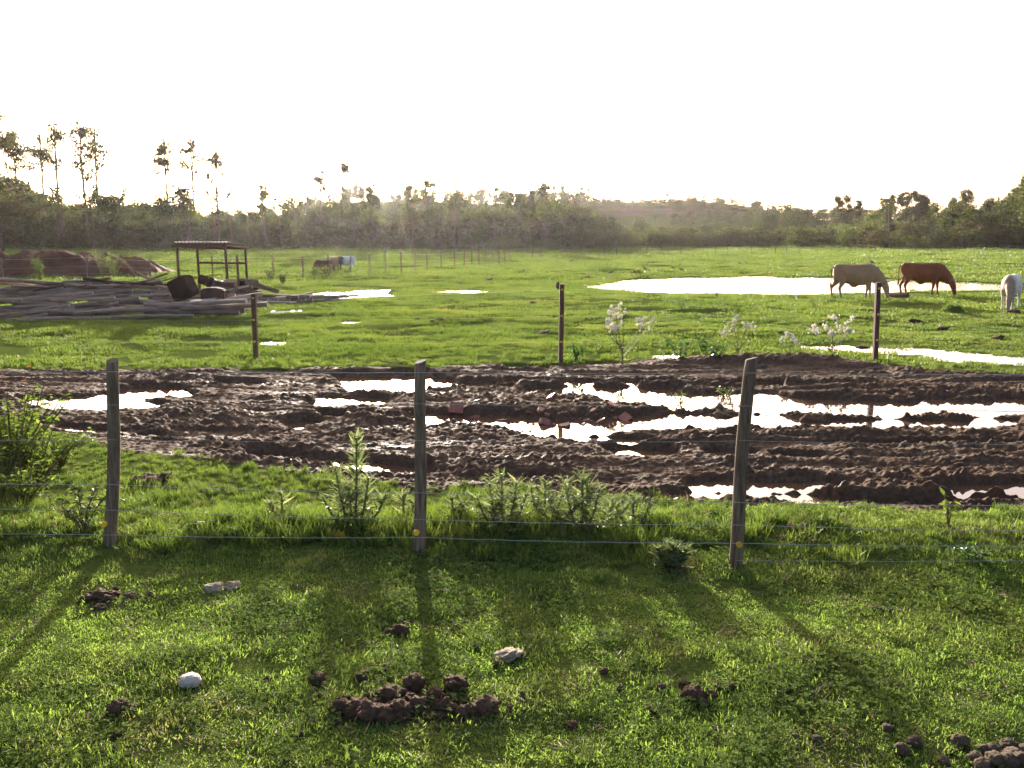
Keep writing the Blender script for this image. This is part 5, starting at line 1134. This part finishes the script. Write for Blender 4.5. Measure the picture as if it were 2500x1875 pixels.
MH = [(985, 690, 45), (1190, 660, 55), (1270, 770, 85), (1430, 750, 45), (1600, 680, 38), (1340, 830, 48), (890, 890, 42), (1500, 670, 36), (1240, 730, 60), (1330, 760, 50)]
for i, (q, w) in enumerate(zip(MH, rank([q[0] for q in MH]))):
    lump(CL[i % 5], *c7(*q), 'brown clod, %s from the left in the grassy scatter of lumps right of the middle' % w, 'clods of the grassy scatter')
for q, lb in [((1955, 520, 50), 'upright dark clod alone in the lawn below the right near post'), ((2160, 715, 45), 'flat dark clod at the right of the lawn scatter'), ((1560, 975, 42), 'small brown crumbs below the grassy scatter'), ((170, 1015, 42), 'flat brown clod low in the lawn right of the main heap'), ((460, 520, 38), 'small flat clod between the pale stone and the grassy scatter')]:
    lump(random.choice(CL), *c7(*q), lb, None, flat=.6)
MH = [(1680, 1610, 60), (1750, 1530, 50), (1830, 1550, 58), (1900, 1590, 50), (1970, 1510, 66), (2000, 1590, 70), (2070, 1640, 76), (1850, 1640, 76), (1960, 1660, 84), (1730, 1670, 60), (2110, 1560, 66)]
for i, (q, w) in enumerate(zip(MH, rank([q[0] for q in MH]))):
    lump(DL[i % 4], *c8(*q), 'rounded dry dung lump, %s from the left in the bottom right pile' % w, 'dung pile at the bottom right', 'dung_lump', 'dung', .8)
for q, lb in [((1060, 1535, 62), 'pale rounded dung lump left of the bottom right pile'), ((1165, 1465, 56), 'dung lump just above the pale rounded one'), ((1550, 1465, 66), 'dung lump above the bottom right pile'), ((1410, 1620, 46), 'half-hidden dung lump at the bottom edge'), ((930, 1345, 48), 'tilted dung lump higher up left of the bottom right pile'), ((330, 1435, 40), 'right dung lump of the small group near the bottom'), ((150, 1415, 36), 'left dung lump of the small group near the bottom'), ((290, 1345, 36), 'upper dung lump of the small group near the bottom'), ((550, 1145, 48), 'double dung lump in the lower right lawn'), ((320, 985, 34), 'dark tilted dung lump in the middle right lawn')]:
    lump(random.choice(DL), *c8(*q), lb, None, 'dung_lump', 'dung', .7)
MH = [(600, 325, 45), (690, 310, 58), (760, 295, 44), (680, 385, 38), (880, 305, 38), (730, 330, 46)]
for i, (q, w) in enumerate(zip(MH, rank([q[0] for q in MH]))):
    lump(CL[i % 5], *c5(*q), 'dark clod, %s from the left in the flat heap below the left near post' % w, 'clods below the left near post', flat=.5)
for q, lb in [((1010, 300, 28), 'small dark clod right of the flat heap below the left near post'), ((800, 1080, 60), 'brown clod in the lower left lawn below the white stone'), ((880, 1075, 38), 'smaller brown clod touching the lower left one'), ((785, 1250, 28), 'tiny clod near the bottom left'), ((1810, 870, 28), 'small round clod between the white stone and the main heap'), ((2040, 1245, 26), 'tiny flat clod below the main heap')]:
    lump(random.choice(CL), *c5(*q), lb, None)
for i, (px, py, w) in enumerate([(340, 1178, 34), (362, 1172, 36), (370, 1186, 44), (395, 1174, 40), (420, 1171, 26)]):
    lump(CL[i], px, py, w, 'dark mud lump, %s from the left in the bare patch by the left near post' % ORD[i], 'lumps in the bare patch', flat=.5)
CRUMB = proto_collection('soil_crumb', CL)
n = 420; w_ = RNG.random(n); cxy = np.array([gt(px, py)[:2] for px, py in ((870, 1740), (905, 1735), (960, 1725), (1010, 1735), (1090, 1738), (1170, 1735), (250, 1460), (1690, 1705), (2430, 1850))])
k = RNG.integers(0, 9, n); k = np.where(w_ < .55, RNG.integers(0, 6, n), k); xy = cxy[k] + RNG.normal(0, 1, (n, 2)) * [.13, .075]
scatter('soil_crumbs', np.stack([xy[:, 0], xy[:, 1], np.array([h1(a, b) for a, b in xy]) + .006], 1), RNG.random((n, 3)) * 6, .004 + .014 * RNG.random(n)**2, RNG.integers(0, 5, n), CRUMB, 'loose brown soil crumbs strewn round the clods on the lawn', 'soil')
lump(lump_mesh(40, .26, M_WHITE, 4, 1.2), 465, 1672, 50, 'smooth white stone in the lawn at the lower left', None, 'stone', 'stone', .62, .3, 1.0, 0.0)
lump(lump_mesh(41, .62, M_STONE, 4, 1.9), 1243, 1605, 64, 'pale cracked flat stone in the lawn right of the middle post shadow', None, 'stone', 'stone', .34, .3, 1.0, 0.1)
lump(lump_mesh(42, .6, M_STONE, 4, 1.8), 525, 1442, 46, 'left half of the sunken pale stone below the thistle', None, 'stone', 'stone', .4, .35)
lump(lump_mesh(43, .6, M_STONE, 4, 1.8), 566, 1436, 40, 'right half of the sunken pale stone below the thistle', None, 'stone', 'stone', .35, .35)
p = gt(2180, 1496); b = MB(); b.box((0, 0, .018), (.30, .045, .032), (0, 0, 0), 0, .012); o = b.build('wood_offcut', M_POST); o.location = p; o.rotation_euler = (.1, .03, R(-9)); tag(o, 'short weathered wood offcut lying in the lawn at the right', 'wood')
for (px, py, w, lb) in [(1556, 670, 24, 'dark dung lump above the pond left of a bird'), (1433, 678, 14, 'dung lump left of the pond tip'), (1301, 741, 14, 'small lump left of the middle square post'), (1360, 733, 9, 'tiny lump touching the middle square post in view'), (1324, 818, 26, 'crumbled dark patch of clods left of the middle square post'), (911, 736, 12, 'dark lump below the long pasture puddle'), (1123, 693, 12, 'dark lump above the small middle puddle'), (811, 769, 12, 'dark lump right of the white frame on the grass'), (1018, 795, 10, 'lump in the shaded hollow of the middle pasture, lowest one'), (1076, 782, 14, 'lump in the middle pasture, right of three'), (1054, 786, 14, 'lump in the middle pasture, centre of three'), (1019, 782, 14, 'lump in the middle pasture, left of three'), (2473, 767, 26, 'dark molehill below the white cow'), (2236, 788, 24, 'dark low molehill right of the right square post'), (2436, 828, 24, 'small dark molehill above the right-hand pool'), (2005, 793, 16, 'dark clod above the umbrella-headed weed'), (2097, 850, 16, 'left dark clod standing in the right-hand pool'), (2115, 851, 16, 'right dark clod standing in the right-hand pool'), (1835, 712, 44, 'dark heap of soil at the near rim of the pond'), (2300, 805, 20, 'crumbled soil patch in the right pasture'), (1193, 685, 16, 'pale lump in the middle pasture under the far fence bend')]:
    lump(random.choice(CL), px, py, w, lb, 'soil lumps in the pasture', 'soil_lump', 'soil', .42, .3, 1.2)
# grassy hummock near the white cow
p = gt(2325, 768); xa = np.linspace(-1, 1, 26); X_, Y_ = np.meshgrid(xa, xa); rr = np.hypot(X_, Y_)
Z_ = .34 * (1 - sst(0.1, 1.0, rr)) * (1 + .35 * fbm(X_ * 2.2, Y_ * 2.2, 3, 77)) - .03
e = empty('grassy_hummock', p, 0, 'rounded green hummock in the pasture left of the white cow', 'hummock'); link('soil_core', grid_mesh('soil_core', X_ * .5, Y_ * .5, Z_, M_GROUND), e)
n = 900; a = RNG.random(n) * 6.283; q = np.sqrt(RNG.random(n)) * .95; xx, yy = np.cos(a) * q, np.sin(a) * q; zz = .34 * (1 - sst(.1, 1.0, q)) * (1 + .35 * fbm(xx * 2.2, yy * 2.2, 3, 77)) - .035
b = MB(); b.blades(np.stack([xx * .5, yy * .5, zz], 1), np.stack([xx * .5 + RNG.normal(0, .3, n), yy * .5 + RNG.normal(0, .3, n), np.ones(n)], 1), RNG.normal(0, .2, (n, 3)) * [1, 1, 0], .05 + .06 * RNG.random(n), .012); b.build('grass_cover', M_PAST, e)['kind'] = 'stuff'
# white frame lying on the grass
p = gt(698, 765); e = empty('wooden_frame', p, R(8), 'whitish wooden frame lying flat on the grass right of the timber heap', 'frame')
M_WFR = solid('bleached board', (.50, .47, .44), (.66, .63, .60), 3, .7, .002)
for (c, sz) in [((0, -.24, .03), (.84, .08, .03)), ((.05, .24, .03), (.84, .08, .03)), ((-.38, 0, .058), (.08, .56, .025)), ((.40, 0, .058), (.08, .56, .025)), ((.2, 0, .058), (.09, .56, .025))]:
    b = MB(); b.box(c, sz, (0, 0, 0), 0, .01); b.build('slat', M_WFR, e)

# ================================================================== broken hollow bricks in the mud
M_BRICK = solid('wet red brick', (.17, .055, .038), (.30, .115, .080), 18, .6, .004, None, .45)
def brick_mesh(seed, hollow, L):
    rs = np.random.RandomState(seed); b = MB(); w, h, t = .15, .10, .016
    if hollow:
        for c, s in [((0, 0, t / 2), (L, w, t)), ((0, 0, h - t / 2), (L, w, t)), ((0, -w / 2 + t / 2, h / 2), (L, t, h - 2 * t)), ((0, w / 2 - t / 2, h / 2), (L, t, h - 2 * t)), ((0, 0, h / 2), (L, t, h - 2 * t))]: b.box(c, s)
    else:
        k = 8; an = np.sort(rs.rand(k) * 6.283); P = np.stack([np.cos(an) * L / 2, np.sin(an) * w / 2], 1) * (.8 + .5 * rs.rand(k, 1)); th = .045 + .04 * rs.rand()
        V = [(x, y, 0) for x, y in P] + [(x * .95, y * .95, th) for x, y in P]; b.add(V, [list(range(k))[::-1], list(range(k, 2 * k))] + [[i, (i + 1) % k, k + (i + 1) % k, k + i] for i in range(k)])
    return b.mesh('brick', M_BRICK)
BR = [brick_mesh(1, True, .19), brick_mesh(2, False, .20), brick_mesh(3, False, .17), brick_mesh(4, False, .15), brick_mesh(5, True, .12)]
BL_ = [(230, 160, 0, 1.0), (400, 190, 1, .8), (650, 215, 3, 1.0), (1000, 185, 2, .9), (1110, 90, 4, .8), (430, 110, 3, .7), (890, 185, 2, .8), (1060, 200, 3, .6), (1170, 200, 2, .7), (1020, 245, 1, 1.1), (900, 250, 3, .8), (1310, 185, 3, .5), (1420, 220, 1, .7), (1470, 190, 2, .6), (1620, 170, 4, .9), (1660, 195, 3, .8), (1770, 205, 0, .9), (1560, 235, 1, 1.0), (1860, 65, 4, .6), (780, 170, 3, .6), (1210, 265, 1, .9), (1370, 250, 2, .8), (540, 170, 3, .5), (130, 150, 2, .6)]
for i, ((x, y, k, s), w) in enumerate(zip(BL_, rank([q[0] for q in BL_]))):
    px, py = 1050 + x / 3.687, 960 + y / 3.687; p = gp(px, py, -.06); z = max(float(mud_height(np.array([p[0]]), np.array([p[1]]))[0]), WATER_Z - .02)
    o = link('brick', BR[k]); o.location = (p[0], p[1], z - .015); o.scale = (s, s, s); o.rotation_euler = (random.uniform(-.6, .6) if i else 1.1, random.uniform(-.5, .5), random.uniform(0, 6.28) if i else .15)
    lb = {0: 'hollow brick standing tilted at the left end of the brick rubble', 4: 'flat brick piece above the middle of the brick rubble', 16: 'square hollow brick at the right end of the brick rubble', 18: 'small red brick piece at the edge of the large track puddle', 2: 'triangular red brick piece reflected in the puddle'}.get(i, 'broken red brick piece, %s from the left in the rubble by the track puddle' % w)
    tag(o, lb, 'brick', 'broken bricks in the track')

# ================================================================== hazy evening air
m, t, o = nt('hazy air'); v = node(t, 'ShaderNodeVolumePrincipled')
v.inputs['Color'].default_value = (1.0, 0.95, 0.97, 1); v.inputs['Density'].default_value = 0.00006; v.inputs['Anisotropy'].default_value = 0.7
t.links.new(v.outputs[0], o.inputs['Volume'])
b = MB(); b.box((0, 1700, 22), (7400, 3900, 50)); hz = b.build('haze', m); hz['kind'] = 'stuff'; hz['label'] = 'thin hazy evening air over the whole pasture'; hz['category'] = 'haze'

for o in COL.objects:                       # leaves and petals too small to pick apart
    if o.parent is not None and o.name.split('.')[0] in ('leaf_cluster', 'flower_heads', 'yellowed_leaves'): o['kind'] = 'stuff'
